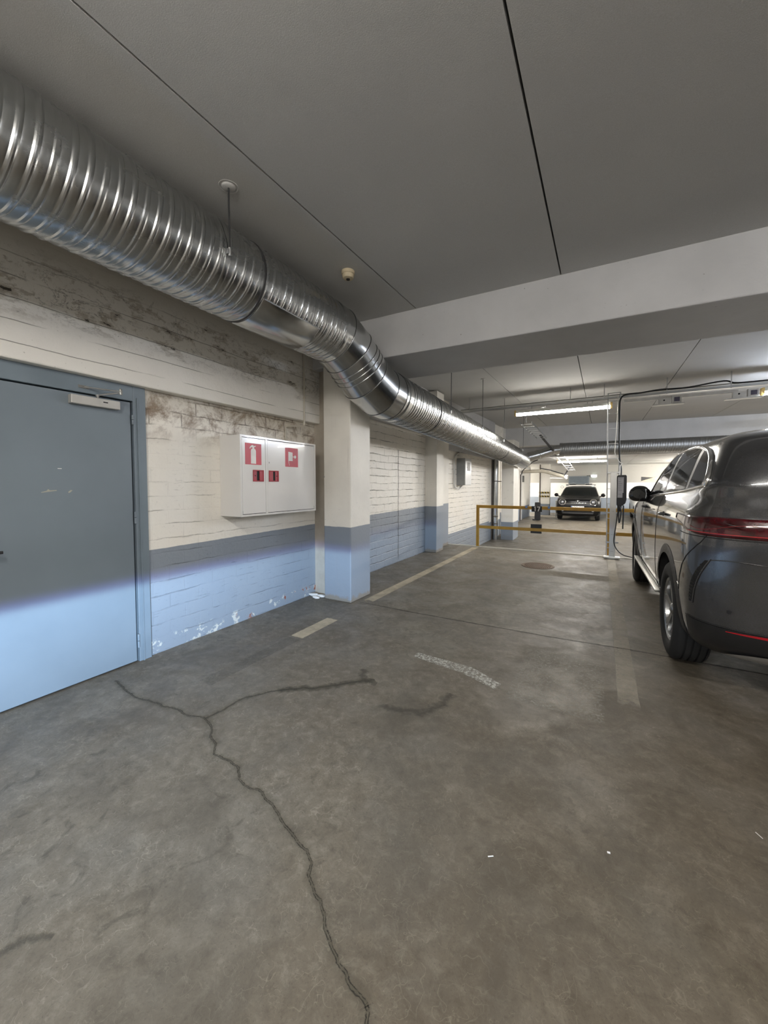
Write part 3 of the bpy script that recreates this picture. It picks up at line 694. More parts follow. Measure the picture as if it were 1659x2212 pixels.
# ------------------------------------------------------------------ smoke detector, conduit
x, y = -1.975, 2.857; z = zc(x, y)
t_ = thing('smoke_detector', 'round beige smoke detector on the ceiling beside the duct', 'smoke detector', (x, y, z))
MB().lathe([(0, -.002), (.055, -.002), (.058, -.006), (.058, -.028), (.052, -.032)], (x, y, z+.002), (0, 0, 1), 40).build('base', 'beige', t_, 30)
MB().lathe([(.050, -.030), (.050, -.050), (.044, -.062), (.030, -.066), (0, -.066)], (x, y, z), (0, 0, 1), 40).build('head', 'beige', t_, 30)
MB().lathe([(.012, -.066), (.016, -.066), (.016, -.074), (0, -.074)], (x, y, z), (0, 0, 1), 20).build('sensor', 'gap', t_, 30)
def bend(pts, r=.03, n=5):
    P = [Vector(p) for p in pts]; out = [P[0]]
    for i in range(1, len(P)-1):
        a, b_ = (P[i-1]-P[i]), (P[i+1]-P[i]); rr = min(r, a.length*.45, b_.length*.45); a.normalize(); b_.normalize()
        s, e = P[i]+a*rr, P[i]+b_*rr
        for k_ in range(n+1):
            f = k_/n; out.append(s*(1-f)**2+P[i]*2*f*(1-f)+e*f*f)
    return out+[P[-1]]
t_ = thing('conduit_pipe', 'thin cream painted conduit running down the lintel to behind the fire cabinet', 'pipe', (-3.19, 3.66, 2.2))
MB().tube(bend([(-3.186, 3.66, 3.2), (-3.186, 3.66, 2.16), (-3.186, 3.44, 2.135), (-3.275, 3.43, 2.135), (-3.275, 3.43, 1.925)], .03), .0105, 12).build('pipe', 'pipe', t_, 40)
for z in (2.50, 2.19): MB().cyl((-3.187, 3.66, z-.012), (-3.187, 3.66, z+.012), .0145, 12).build('coupling', 'pipe', t_, 40)
# hook on the front column
t_ = tag(MB().tube([(-3.03, 3.845, 1.55), (-3.03, 3.825, 1.55), (-3.022, 3.820, 1.535), (-3.012, 3.820, 1.535), (-3.006, 3.822, 1.548)], .0025, 8).build('wire_hook', 'steel', None, 40), 'small bent wire hook on the front column beside the cabinet', 'hook')

# ------------------------------------------------------------------ wall items beyond the column
t_ = thing('pull_switch', 'small beige box on a dark cable hanging at the wall pilaster', 'switch', (-3.2, 8.24, 2.0))
MB().tube([(-3.200, 8.24, 2.44), (-3.200, 8.24, 2.13)], .006, 8).build('cable', 'drk', t_)
MB().box(-3.21, -3.175, 8.215, 8.275, 2.03, 2.135, .008).build('switch_box', 'beige', t_)
t_ = thing('electrical_cabinet', 'grey electrical cabinet with a pale front on the brick wall past the kerb', 'cabinet', (-3.29, 9.9, 1.43))
MB().box(XW, -3.075, 9.65, 10.17, 1.425, 2.12, .006).build('body', simple('cabinet_grey', (.30, .31, .31), .4), t_)
MB().box(-3.076, -3.055, 9.655, 10.165, 1.43, 2.115, .004).build('door', simple('cabinet_door_pale', (.56, .57, .57), .35), t_)
MB().box(-3.055, -3.053, 9.80, 10.05, 1.80, 2.02).build('label_panel', simple('panel_dark', (.12, .11, .10), .5), t_)
MB().prism([(-3.053, 9.76, 1.87), (-3.053, 9.84, 1.87), (-3.053, 9.80, 1.93)], (.001, 0, 0)).build('warning_triangle', 'blk', t_)
t_ = thing('cable_conduit', 'pale cable curving down the wall and looping below the grey cabinet', 'cable', (-3.27, 9.5, 1.4))
MB().tube(bend([(-3.2, 10.0, 2.42), (-3.25, 9.85, 2.30), (-3.27, 9.42, 2.16), (-3.27, 9.42, 1.38), (-3.24, 9.62, 1.33), (-3.2, 9.85, 1.42)], .12, 8), .018, 10).build('cable', 'whp', t_, 40)
b = MB(); b.tube(bend([(-3.27, 9.36, 2.10), (-3.27, 9.36, 1.36), (-3.22, 9.60, 1.28), (-3.18, 9.80, 1.425)], .14, 8), .008, 8); b.build('cable', 'whp', t_, 40)
t_ = thing('drain_pipe', 'dark brown vertical drain pipe in the corner before the second column', 'pipe', (-3.18, 13.38, -.45))
b = MB(); b.cyl((-3.17, 13.38, -.45), (-3.17, 13.38, 2.35), .085, 24); b.build('pipe', 'galv2', t_, 40)
b = MB(); b.box(-3.29, -3.262, 13.28, 13.40, -.45, 2.4, .004); b.build('duct_strip', 'brn', t_)
for z in (1.55, .35, .1): MB().lathe([(.085, -.015), (.094, -.015), (.094, .015), (.085, .015)], (-3.17, 13.38, z), (0, 0, 1), 24).build('clamp', 'brn', t_)
MB().box(-3.2, -2.98, 13.36, 13.40, 1.53, 1.56).build('bracket', 'brn', t_)

# ------------------------------------------------------------------ railing at the kerb
YR = 8.84
rl = thing('safety_railing', 'mustard yellow two-bar steel railing along the edge of the parking deck', 'railing', (-2.5, YR, 0))
for x, w in ((-2.492, .066), (.125, .066), (2.9, .066), (5.6, .066)):
    MB().box(x-w/2, x+w/2, YR-.02, YR+.02, .0, .972, .003).build('post', 'yel', rl)
for z0, z1, nm in ((.905, .972, 'top_rail'), (.435, .500, 'mid_rail')):
    MB().box(-2.46, 5.6, YR-.018, YR+.018, z0, z1, .003).build(nm, 'yel', rl)
t_ = thing('bay_number_sign', 'black bay number plate with white digits 17 on the yellow top rail', 'sign', (-1.2, YR-.02, .94))
MB().box(-1.315, -1.105, YR-.026, YR-.0185, .858, .978, .002).build('plate', 'blk', t_)
for ch, x in (('1', -1.265), ('7', -1.205)):
    b = MB(); y = YR-.027
    P = [(x+.014, .870), (x+.034, .870), (x+.034, .970), (x+.018, .970), (x+.0, .952), (x+.006, .942), (x+.014, .947)] if ch == '1' else [(x+.0, .970), (x+.062, .970), (x+.062, .952), (x+.034, .870), (x+.012, .870), (x+.040, .951), (x+.0, .951)]
    b.prism([(a, y, c) for a, c in P], (0, .001, 0)); b.build('digit', 'wht', t_)
b = MB(); b.cyl((-1.21, YR-.024, .985), (-1.21, YR-.020, 1.0), .02, 12); b.build('mount', 'blk', t_)
t_ = tag(MB().box(-1.335, -1.110, YR+.019, YR+.027, .385, .585, .003).build('blank_plate', 'blk'), 'blank black plate clamped behind the yellow middle rail', 'plate')
for x, lab in ((-1.425, 'round blue reflector on the top rail, left of the number plate'), (-.968, 'round blue reflector on the top rail, right of the number plate')):
    t_ = thing('blue_reflector', lab, 'reflector', (x, YR-.019, .955), 0, 'blue reflectors on the railing')
    MB().lathe([(.020, 0), (.027, 0), (.027, .006), (.020, .008)], (x, YR-.0185, .955), (0, -1, 0), 24).build('rim', 'blu', t_, 40)
    MB().lathe([(0, .006), (.02, .006)], (x, YR-.0185, .955), (0, -1, 0), 24).build('lens', simple('lens_blue', (.20, .33, .62), .1), t_)

# ------------------------------------------------------------------ post, charger, ladder
t_ = thing('charger_post', 'aluminium post with a white base plate carrying the black wall charger', 'post', (.19, 8.66, 0))
b = MB(); b.box(.142, .246, 8.62, 8.70, .0, 1.68, .003); b.build('profile', 'alu', t_)
b = MB(); b.box(.165, .167, 8.616, 8.62, .03, 1.67); b.box(.218, .220, 8.616, 8.62, .03, 1.67); b.build('groove', 'alu', t_)
MB().box(.055, .33, 8.58, 8.76, .0145, .045, .003).build('base_plate', 'wht', t_)
for z in (.30, .88, 1.66): MB().box(.085, .30, 8.70, 8.725, z, z+.03, .003).build('clamp', 'steel', t_)
for x, z in ((.18, .15), (.205, .15), (.18, .93), (.205, .93), (.18, .48), (.205, .48)): MB().cyl((x, 8.6165, z), (x, 8.6195, z), .0045, 10).build('bolt', 'gap', t_)
t_ = thing('ev_charger', 'black wall charger with a grey label on the aluminium post', 'charger', (.33, 8.66, 1.3))
b = MB(); n = 28
prof = [(.248, 1.60), (.262, 1.625), (.395, 1.625), (.408, 1.60), (.410, 1.16), (.395, 1.09), (.345, 1.04), (.262, 1.03), (.250, 1.06)]
b.prism([(x, 8.60, z) for x, z in prof], (0, .10, 0)); o = b.build('housing', 'blk', t_)
bv = o.modifiers.new('b', 'BEVEL'); bv.width = .012; bv.segments = 3
b = MB(); b.prism([(.262, 8.598, 1.585), (.358, 8.598, 1.585), (.358, 8.598, 1.285), (.342, 8.598, 1.285), (.342, 8.598, 1.195), (.262, 8.598, 1.195)], (0, .003, 0)); b.build('label_panel', simple('label_grey', (.42, .41, .42), .5), t_)
for i, z in enumerate((1.572, 1.54, 1.50, 1.46, 1.42, 1.38, 1.34, 1.26)): MB().box(.272, .345 if i == 0 else .335-.012*(i % 3), 8.5965, 8.5978, z-.003-(.004 if i == 0 else 0), z+.002).build('label_line', simple('print_grey', (.14, .14, .15), .6), t_)
b = MB(); b.box(.262, .335, 8.60, 8.68, .93, 1.05, .01); b.build('connector_holder', 'blk', t_)
b = MB(); b.tube(bend([(.362, 8.60, 1.05), (.365, 8.59, .88), (.360, 8.59, .60)], .05), .012, 8); b.build('cable_tail', 'drk', t_, 40)
t_ = thing('charging_cable', 'black charging cable looping from the charger down to the grey car', 'cable', (.27, 8.6, .9))
P = [(.290, 8.62, 1.0), (.270, 8.60, .88), (.248, 8.58, .66), (.225, 8.57, .45), (.226, 8.56, .32), (.270, 8.54, .21), (.36, 8.5, .125), (.47, 8.45, .10), (.62, 8.35, .09), (.85, 8.25, .12)]
def cat(P, n=6):
    P = [Vector(p) for p in P]; out = []
    for i in range(len(P)-1):
        a, b_, c, d = P[max(i-1, 0)], P[i], P[i+1], P[min(i+2, len(P)-1)]
        for k_ in range(n):
            t = k_/n; out.append(.5*((2*b_)+(c-a)*t+(2*a-5*b_+4*c-d)*t*t+(3*b_-a-3*c+d)*t**3))
    return out+[P[-1]]
MB().tube(cat(P), .0095, 10).build('cable', 'drk', t_, 60)
MB().tube(cat([(.30, 8.60, 1.03), (.325, 8.56, .96), (.318, 8.55, .84), (.30, 8.57, .72), (.285, 8.60, .88), (.30, 8.61, .99)]), .011, 10).build('spare_loop', 'drk', t_, 60)
# vertical cable ladder
t_ = thing('cable_ladder', 'slim vertical zinc cable ladder rising from the railing to the ceiling tray', 'cable ladder', (.17, 8.76, 0))
for i, (xa, xb) in enumerate(((.104, .068), (.283, .270))):
    o = MB().tube([(xa, 8.765, .05 if i == 0 else 1.4), (xb, 8.765, 3.22)], .011, 8).build('side_rail', 'zinc', t_, 40)
for z in (.196, .488, .78, 1.07, 1.36, 1.66, 1.953, 2.239, 2.533, 2.818, 3.06, 3.215):
    xa = .104-.036*(z/3.2); MB().box(xa, .272, 8.755, 8.768, z-.006, z+.006, .001).build('rung', 'zinc', t_)
t_ = thing('power_cable', 'thick dark cable climbing the ladder and lying along the ceiling tray', 'cable', (.25, 8.75, 2))
MB().tube(cat([(.315, 8.68, 1.62), (.315, 8.72, 1.75), (.285, 8.745, 1.95), (.270, 8.745, 2.3), (.268, 8.745, 2.6), (.262, 8.745, 2.9), (.275, 8.745, 3.08), (.36, 8.78, 3.165), (.6, 8.80, 3.175), (.9, 8.80, 3.20), (1.3, 8.8, 3.19), (1.8, 8.82, 3.245), (2.0, 8.83, 3.19), (2.6, 8.83, 3.19)]), .014, 10).build('cable', 'drk', t_, 60)
t_ = thing('white_cable', 'thin white cable hanging beside the ladder down to the charger', 'cable', (.22, 8.74, 2.5))
MB().tube(cat([(.235, 8.74, 3.15), (.230, 8.74, 2.6), (.205, 8.74, 2.15), (.215, 8.735, 2.02), (.285, 8.73, 1.88), (.335, 8.71, 1.84), (.300, 8.71, 1.80), (.305, 8.69, 1.63)]), .0075, 8).build('cable', 'whp', t_, 60)

# ------------------------------------------------------------------ ceiling tray row and lamps
def tray(name, label, x0, x1, y, z, hang):
    t = thing(name, label, 'cable tray', (x0, y, z))
    b = MB(); b.box(x0, x1, y-.05, y+.05, z, z+.004); b.box(x0, x1, y-.05, y-.046, z, z+.045); b.box(x0, x1, y+.046, y+.05, z, z+.045); b.build('tray', 'steel', t)
    for x in hang:
        MB().box(x-.008, x+.008, y-.06, y-.054, z-.01, zc(x, y), .001).build('hanger', 'steel', t)
    return t
tray('ceiling_cable_tray', 'long zinc cable tray hanging across the bay above the near lamp row', -2.95, 6.5, 8.85, 3.115, (-2.7, -.6, .0, 1.0, 1.9, 3.5, 5))
t_ = tag(MB().tube([(-2.95, 8.92, 3.20), (2.5, 8.92, 3.205), (6, 8.92, 3.205)], .010, 8).build('conduit_line', 'steel'), 'thin straight conduit under the ceiling beside the near cable tray', 'conduit')
t_ = tag(MB().box(.33, 2.0, 8.80, 8.86, 3.02, 3.075, .004).build('white_trunking', 'whp'), 'white plastic cable trunking below the tray, right of the ladder', 'trunking')
LAMP = MATS['lampbody'] = simple('lamp_body', (.72, .71, .66), .4)
def lamp(label, x0, x1, y, z, mat, on=True, caps='ybox', grp='fluorescent tube lights'):
    t = thing('fluorescent_light', label, 'light', ((x0+x1)/2, y, z), 0, grp)
    MB().box(x0+.03, x1-.03, y-.060, y+.060, z+.018, z+.085, .004).build('housing', LAMP, t)
    n = 14
    def f(i, j):
        q = pi*i/n; return (x0+.035 if j == 0 else x1-.035, y-.056*cos(q), z+.020-.056*sin(q))
    b = MB(); b.grid(f, n+1, 2); b.build('diffuser', mat, t, 60)
    for s, x in ((-1, x0+.036), (1, x1-.036)):
        P = [(x, y-.06*cos(pi*i/n), z+.020-.060*sin(pi*i/n)) for i in range(n+1)]+[(x, y+.06, z+.08), (x, y-.06, z+.08)]
        MB().prism(P, (s*.035, 0, 0)).build('end_cap', caps, t)
    for x in (x0+.35, x1-.35): MB().box(x-.01, x+.01, y-.01, y+.01, z+.08, min(zc(x, y), 3.12) if y < 14 else z+.14).build('hanger', 'steel', t)
    return t
EN, EM_, EF = emit('tube_near', (1, .95, .88), TUBE_NEAR), emit('tube_mid', (1, .95, .86), TUBE_MID), emit('tube_far', (1, .96, .92), TUBE_FAR)
ER = emit('tube_right', (.80, .87, 1.0), TUBE_MID*2.8); EN2 = emit('fill_tube_near_right', (.95, .96, 1.0), TUBE_NEAR*2.9)  # the near-right tube is an added side fill for the left wall
lamp('lit fluorescent tube light with yellowed caps left of the cable ladder', -1.70, .145, 8.86, 2.975, EM_)
lamp('bright bluish fluorescent light at the right picture edge above the grey car', 2.30, 4.15, 8.86, 2.985, ER)
lamp('lit fluorescent light in the rear bay, below the crosswise duct', -1.62, .17, 17.2, 2.36, EF)
EW = emit('fill_tube_wall', (1, .95, .88), 190.)  # strong glow for unseen tubes added to lighten the rear wall
lamp('added fluorescent fill light in the rear bay hidden behind the grey car', 2.6, 4.4, 17.2, 2.36, EF)  # hidden tube added to brighten the rear bay
lamp('lit fluorescent light above the photographer near the fire door', -1.55, .30, -.40, 3.02, EN)
for x0, y, z, mt, lab in ((3.9, -.4, 3.02, EN2, 'added fluorescent side fill light in the near bay, outside the picture to the right'), (7.6, -.4, 3.02, EN, 'added fluorescent fill light in the near bay, farthest to the right'), (1.2, -4.6, 3.02, EN, 'added fluorescent fill light behind the photographer'), (5.2, -4.6, 3.02, EN, 'second added fluorescent fill light behind the photographer'),
        (6.2, 8.86, 2.985, ER, 'added bluish fluorescent fill light of the middle row outside the picture'), (2.75, 21.0, 2.38, EW, 'added hidden fluorescent fill light over the pale car'), (-6.6, 21.9, 2.38, EW, 'added hidden fluorescent fill light inside the side passage'), (5.2, 21.0, 2.38, EW, 'added unseen fluorescent fill light over the rear wall'), (7.0, 17.2, 2.36, EF, 'added fluorescent fill light of the rear bay far to the right'), (4.6, 12.6, 3.1, EM_, 'added fluorescent fill light between the second beam and the tray, outside the picture to the right')):
    lamp(lab, x0, x0+1.85, y, z, mt)  # all tubes in this list are unseen and added as fill
# box fixtures beside the trunking
def boxfix(x0, label, dull):
    t = thing('ceiling_control_box', label, 'control box', (x0, 8.80, 2.93), 0, 'control boxes on the trunking')
    mt = 'whp'
    b = MB(); b.box(x0-.08, x0+.40, 8.74, 8.86, 2.905, 2.925, .003); b.build('bracket', mt, t)
    MB().box(x0+.02, x0+.20, 8.76, 8.84, 2.925, 3.03, .004).build('housing', mt, t)
    MB().box(x0+.215, x0+.36, 8.76, 8.84, 2.93, 3.06, .004).build('housing', mt, t)
    MB().box(x0+.25, x0+.33, 8.755, 8.76, 2.955, 3.03).build('display', simple('display_dark', (.10, .09, .14), .3), t)
    MB().cyl((x0+.10, 8.757, 2.99), (x0+.10, 8.762, 2.99), .014, 14).build('button', 'gap', t)
boxfix(.86, 'white control box cluster hanging from the trunking near the ladder', 1)
boxfix(1.90, 'white control box cluster next to the bright lamp at right', 0)

# ------------------------------------------------------------------ rear duct, branch, ladders, cables
t_ = thing('cross_duct', 'dark spiral duct running crosswise under the second ceiling beam', 'duct', (3, 14.9, 2.62))
du2 = t_
spiral('spiral_pipe', (-1.2, 14.72, 2.655), (9, 14.72, 2.655), .215, 'galv3', t_, sub=12, seg=36)
MB().lathe([(0, 0), (.222, 0), (.222, .10)], (-1.3, 14.72, 2.655), (1, 0, 0), 40).build('end_cap', 'galv3', t_, 40)
t_ = du
BP = [(-2.42, 13.95, 2.32), (-1.95, 14.25, 2.47), (-1.55, 14.5, 2.62), (-1.25, 14.72, 2.655)]
b = MB(); b.tube(BP, [.17, .17, .17, .17], 32, False); b.build('branch_pipe', 'galv2', t_, 40)
for p, q in ((BP[1], BP[2]), (BP[2], BP[3])): MB().ring(p, Vector(q)-Vector(p), .172, .012, 40, 8).build('bead', 'galv2', t_, 60)
def ladder(label, p0, p1, w, n, grp=None):
    p0, p1 = Vector(p0), Vector(p1); d = (p1-p0).normalized(); s = d.cross(Vector((0, 0, 1))).normalized()*w/2
    t = thing('hanging_cable_ladder', label, 'cable ladder', p0, 0, grp)
    for k_ in (-1, 1):
        b = MB(); a_, c_ = p0+s*k_, p1+s*k_; u = Vector((0, 0, .05)); b.prism([a_, c_, c_+u, a_+u], s.normalized()*.004); b.build('side_rail', 'steel', t)
    for i in range(n):
        q = p0+(p1-p0)*((i+.5)/n); MB().prism([q-s, q+s, q+s+d*.035, q-s+d*.035], (0, 0, .012)).build('rung', 'steel', t)
    return t
ladder('near tilted cable ladder hanging beside the long duct', (-1.72, 10.35, 2.99), (-1.66, 12.9, 2.86), .28, 8)
ladder('far tilted cable ladder hanging above the black car', (-1.45, 15.4, 2.60), (-1.15, 18.4, 2.02), .28, 8)
MB_ = MB().tube(cat([(-1.66, 12.6, 2.93), (-1.63, 13.1, 2.86), (-1.60, 13.9, 2.78), (-1.48, 14.4, 2.60), (-1.42, 15.2, 2.52), (-1.42, 15.7, 2.60)]), .035, 10).build('cable_bundle', 'drk', None, 60)
tag(MB_, 'thick black cable bundle drooping between the two tilted cable ladders', 'cable')
tag(MB().tube(cat([(-1.72, 10.4, 3.02), (-1.66, 10.0, 3.08), (-1.5, 9.6, 3.10), (-1.1, 9.0, 3.12)]), .02, 8).build('ladder_feed_cable', 'gryp', None, 60), 'grey cable bending from the near tilted ladder up to the tray', 'cable')
tag(MB().tube(cat([(-3.2, 18.4, 1.9), (-3.1, 18.2, 2.08), (-2.6, 16.8, 2.26), (-2.4, 16.2, 2.33), (-2.2, 16.1, 2.40)]), .022, 8).build('wall_feed_cable', 'drk', None, 60), 'black cable rising diagonally from the passage wall to the duct', 'cable')
tag(MB().tube(cat([(-3.25, 18.45, -.35), (-3.25, 18.45, .8), (-3.25, 18.45, 1.9)]), .035, 10).build('wall_riser_pipe', 'brn', None, 60), 'thin dark riser pipe standing at the passage wall corner', 'pipe')
t_ = lag = thing('lagged_pipe', 'cream lagged pipe sloping under the low rear ceiling with a white end', 'pipe', (-2.4, 18, 2.0))
MB().tube(cat([(-3.2, 18.6, 2.02), (-2.4, 18.6, 2.04), (-2.0, 18.5, 1.95), (-1.40, 18.3, 1.77)]), .075, 16).build('pipe', 'insul', t_, 60)
MB().tube([(-2.4, 18.6, 2.16), (-2.0, 18.5, 2.07), (-1.45, 18.3, 1.88)], .02, 8).build('strap', 'drk', t_)
MB().lathe([(0, .0), (.08, .0), (.10, .03), (.10, .09), (.06, .12)], (-1.40, 18.3, 1.77), (1, -.4, -.3), 24).build('end_piece', 'wht', t_, 50)
MB().tube([(-1.42, 18.25, 1.80), (-1.22, 18.6, 2.22), (-1.16, 18.75, 2.49)], .03, 8).build('strut', 'drk', lag, 60)
tag(MB().tube([(-2.0, 18.4, 1.72), (-1.35, 18.3, 1.70)], .022, 8).build('white_branch_pipe', 'wht'), 'thin white pipe just below the lagged pipe end', 'pipe')
tag(MB().box(-3.262, -3.22, 18.9, 19.25, 1.55, 1.85, .01).build('wall_switch_box', 'blk'), 'small dark switch box on the passage wall left of the black car', 'switch')
b = MB(); b.box(-3.27, -3.235, 18.75, 18.85, -.42, 2.3); b.box(-3.27, -3.235, 21.05, 21.15, -.42, 2.3); b.box(-3.27, -3.235, 18.75, 21.15, 2.2, 2.3)
t_ = b.build('door_2', 'whp'); t_['kind'] = 'structure'
# hazard tape on the pillar
for z, lab in ((.96, 'upper yellow and black hazard stripe around the rear pillar'), (.76, 'lower yellow and black hazard stripe around the rear pillar')):
    t_ = thing('hazard_tape', lab, 'hazard tape', (-2.68, 22.19, z), 0, 'hazard tapes on the rear pillar')
    MB().box(-2.95, -2.42, 22.188, 22.198, z, z+.085).build('band', simple('hazard_yellow', (.60, .42, .06), .5), t_)
    for i in range(4):
        x = -2.95+.13*i; MB().prism([(x, 22.186, z+.085), (x+.08, 22.186, z+.085), (x+.135, 22.186, z), (x+.055, 22.186, z)], (0, .003, 0)).build('stripe', 'blk', t_)
tag(MB().box(-2.92, -2.86, 22.08, 22.16, -.35, 2.5, .01).build('pillar_downpipe', 'brn'), 'dark downpipe on the left of the striped pillar', 'pipe')
tag(MB().cyl((-2.02, 21.4, -.2), (-2.02, 21.4, .62), .03, 12).build('parking_bollard', 'gryp'), 'thin grey bollard standing left of the black car', 'bollard')
t_ = thing('floor_standing_box', 'black narrow box standing on the lower floor behind the number plate', 'box', (-2.56, 18.9, -.205))
MB().box(-2.67, -2.44, 18.8, 19.0, -.20, .62, .02).build('body', 'blk', t_); MB().box(-2.76, -2.6, 18.78, 19.0, -.205, -.15, .01).build('foot', 'blk', t_)
# rear wall items
t_ = thing('vent_hatch', 'dark blue-grey rectangular hatch on the rear wall above the black car', 'hatch', (-1.15, 24.2, 1.7))
MB().box(-1.65, -.62, 24.08, 24.2, 1.46, 1.90, .01).build('frame', simple('hatch_frame', (.16, .19, .21), .5), t_)
for i in range(6): MB().box(-1.60, -.68, 24.06, 24.09, 1.50+i*.063, 1.545+i*.063, .003).build('slat', simple('hatch_slat', (.11, .135, .155), .5), t_)
t_ = thing('bulkhead_light', 'small greenish-white oval bulkhead light on the rear wall', 'light', (-.40, 24.2, 1.9))
b = MB(); b.lathe([(0, .09), (.06, .085), (.11, .06), (.125, .02), (.125, 0)], (-.40, 24.2, 1.90), (0, -1, 0), 24); b.v = [(p[0], p[1], 1.90+(p[2]-1.9)*.55) for p in b.v]
b.build('diffuser', emit('bulkhead_glow', (.80, 1, .90), 6.), t_, 60)
MB().box(-.56, -.24, 24.17, 24.2, 1.82, 1.98, .01).build('base', 'whp', t_)
tag(MB().box(-.75, -.56, 24.15, 24.2, 1.89, 1.93).build('lamp_feed', 'drk'), 'short dark cable stub beside the bulkhead light', 'cable')
t_ = thing('poster', 'dark and cream rectangular poster high on the rear wall beside the charger', 'poster', (2.1, 24.18, 1.7))
MB().box(1.78, 2.75, 24.18, 24.2, 1.62, 1.84).build('sheet', simple('poster_cream', (.50, .42, .30), .6, 0, .3, 5), t_)
MB().prism([(1.78, 24.178, 1.62), (1.78, 24.178, 1.84), (2.30, 24.178, 1.80)], (0, .002, 0)).build('dark_area', 'blk', t_)
tag(MB().ring((-1.98, 24.19, 1.30), (0, -1, 0), .07, .008, 20, 6).build('hose_ring', 'gryp'), 'small grey ring hook on the rear wall left of the black car', 'hook')
# ------------------------------------------------------------------ cars
def crom(rows, n):
    out = []; k_ = len(rows)
    for i in range(k_-1):
        p = [rows[max(i-1, 0)], rows[i], rows[i+1], rows[min(i+2, k_-1)]]
        for s in range(n):
            t = s/n; out.append([.5*((2*p[1][c])+(p[2][c]-p[0][c])*t+(2*p[0][c]-5*p[1][c]+4*p[2][c]-p[3][c])*t*t+(3*p[1][c]-p[0][c]-3*p[2][c]+p[3][c])*t**3) for c in range(len(rows[0]))])
    return out+[list(rows[-1])]
class Body:
    """rows (z, half width, y rear, y front, rear corner depth, front corner depth); surface parameter t: 0 rear centre .. 1 rear corner .. 2 front corner .. 3 front centre"""
    def __init__(s, rows, mr=3.2, mf=2.6, bulge=.012, n=7):
        s.R = crom(rows, n); s.mr, s.mf, s.bu = mr, mf, bulge
        for i in range(1, len(s.R)): s.R[i][0] = max(s.R[i][0], s.R[i-1][0]+.0004)
    def row(s, z):
        R = s.R
        if z <= R[0][0]: return R[0]
        for i in range(len(R)-1):
            if R[i][0] <= z <= R[i+1][0]:
                f = (z-R[i][0])/(R[i+1][0]-R[i][0]); return [a*(1-f)+b_*f for a, b_ in zip(R[i], R[i+1])]
        return R[-1]
    def pt(s, r, t, side=-1):
        z, w, yr, yf, ar, af = r
        if t <= 1:
            q = t*pi/2; x = w*sin(q)**(2/s.mr) if q > 0 else 0; y = yr+ar*(1-max(0, cos(q))**(2/s.mr))
        elif t <= 2:
            y = (yr+ar)*(2-t)+(yf-af)*(t-1); x = w*(1+s.bu*sin(pi*(t-1)))
        else:
            q = (3-t)*pi/2; x = w*sin(q)**(2/s.mf) if q > 0 else 0; y = yf-af*(1-max(0, cos(q))**(2/s.mf))
        return Vector((side*x, y, z))
    def at(s, t, z, side=-1, off=0.):
        p = s.pt(s.row(z), t, side)
        if off:
            e = .004; a = s.pt(s.row(z+e*2), t, side)-s.pt(s.row(z-e*2), t, side); b_ = s.pt(s.row(z), min(3, t+e), side)-s.pt(s.row(z), max(0, t-e), side)
            nn = a.cross(b_)
            if nn.length > 1e-9:
                nn.normalize(); c = Vector((0, (s.R[0][2]+s.R[0][3])/2, .8)); d = p-c
                if nn.dot(Vector((d.x, d.y*.25, d.z))) < 0: nn = -nn
                p = p+nn*off
        return p
    def ty(s, y, z):                      # side parameter for a given y
        r = s.row(z); return 1+min(1, max(0, (y-(r[2]+r[4]))/((r[3]-r[5])-(r[2]+r[4])))) if y >= r[2]+r[4] else (2/pi)*math.acos(min(1, max(0, 1-(y-r[2])/r[4])**(s.mr/2)))
    def yz(s, y, z, side=-1, off=0.):
        r = s.row(z)
        if y > r[3]-r[5]:
            d = min(1, max(0, (r[3]-y)/r[5])); t = 3-(2/pi)*math.acos(min(1, max(0, (1-d))**(s.mf/2)))
        else: t = s.ty(max(y, r[2]), z)
        return s.at(t, z, side, off)
    def mesh(s):
        ts = [i/16 for i in range(17)]+[1+i/22 for i in range(1, 22)]+[2+i/16 for i in range(17)]
        b = MB(); n = len(s.R); loop = []
        for r in s.R:
            L = [s.pt(r, t, -1) for t in ts]; Rr = [s.pt(r, t, 1) for t in ts[1:-1]][::-1]; loop.append(L+Rr)
        m_ = len(loop[0]); V = [p for l in loop for p in l]; F = []
        for i in range(n-1):
            for j in range(m_): F.append((i*m_+j, i*m_+(j+1) % m_, (i+1)*m_+(j+1) % m_, (i+1)*m_+j))
        F.append(tuple(range(m_))[::-1]); F.append(tuple((n-1)*m_+j for j in range(m_)))
        b.add(V, F); return b
    def patch(s, fn, nu, nv, off=.004, side=-1):
        """fn(u, v) -> (y, z)"""
        return MB().grid(lambda i, j: s.yz(*fn(i/(nu-1), j/(nv-1)), side, off), nu, nv)
    def tpatch(s, fn, nu, nv, off=.004, side=-1):
        return MB().grid(lambda i, j: s.at(*fn(i/(nu-1), j/(nv-1)), side, off), nu, nv)
def loft(o, th=.0):
    if th:
        md = o.modifiers.new('s', 'SOLIDIFY'); md.thickness = th; md.offset = -1
    return o
def cut(o, cutters):
    """boolean the wheel arches out of the body and keep the result as plain mesh"""
    for c in cutters:
        c.parent = o.parent
        md = o.modifiers.new('b', 'BOOLEAN'); md.operation = 'DIFFERENCE'; md.solver = 'EXACT'; md.object = c; md.material_mode = 'TRANSFER'
    bpy.context.view_layer.update()
    dg = bpy.context.evaluated_depsgraph_get(); me = bpy.data.meshes.new_from_object(o.evaluated_get(dg))
    o.modifiers.clear(); o.data = me
    for c in cutters: bpy.data.objects.remove(c)
def cutter(x, y, z, r, l, rz=0):
    return MB().cyl((x-l/2, y, z), (x+l/2, y, z), r, 48).build('cut', 'gap', None, 0, False)
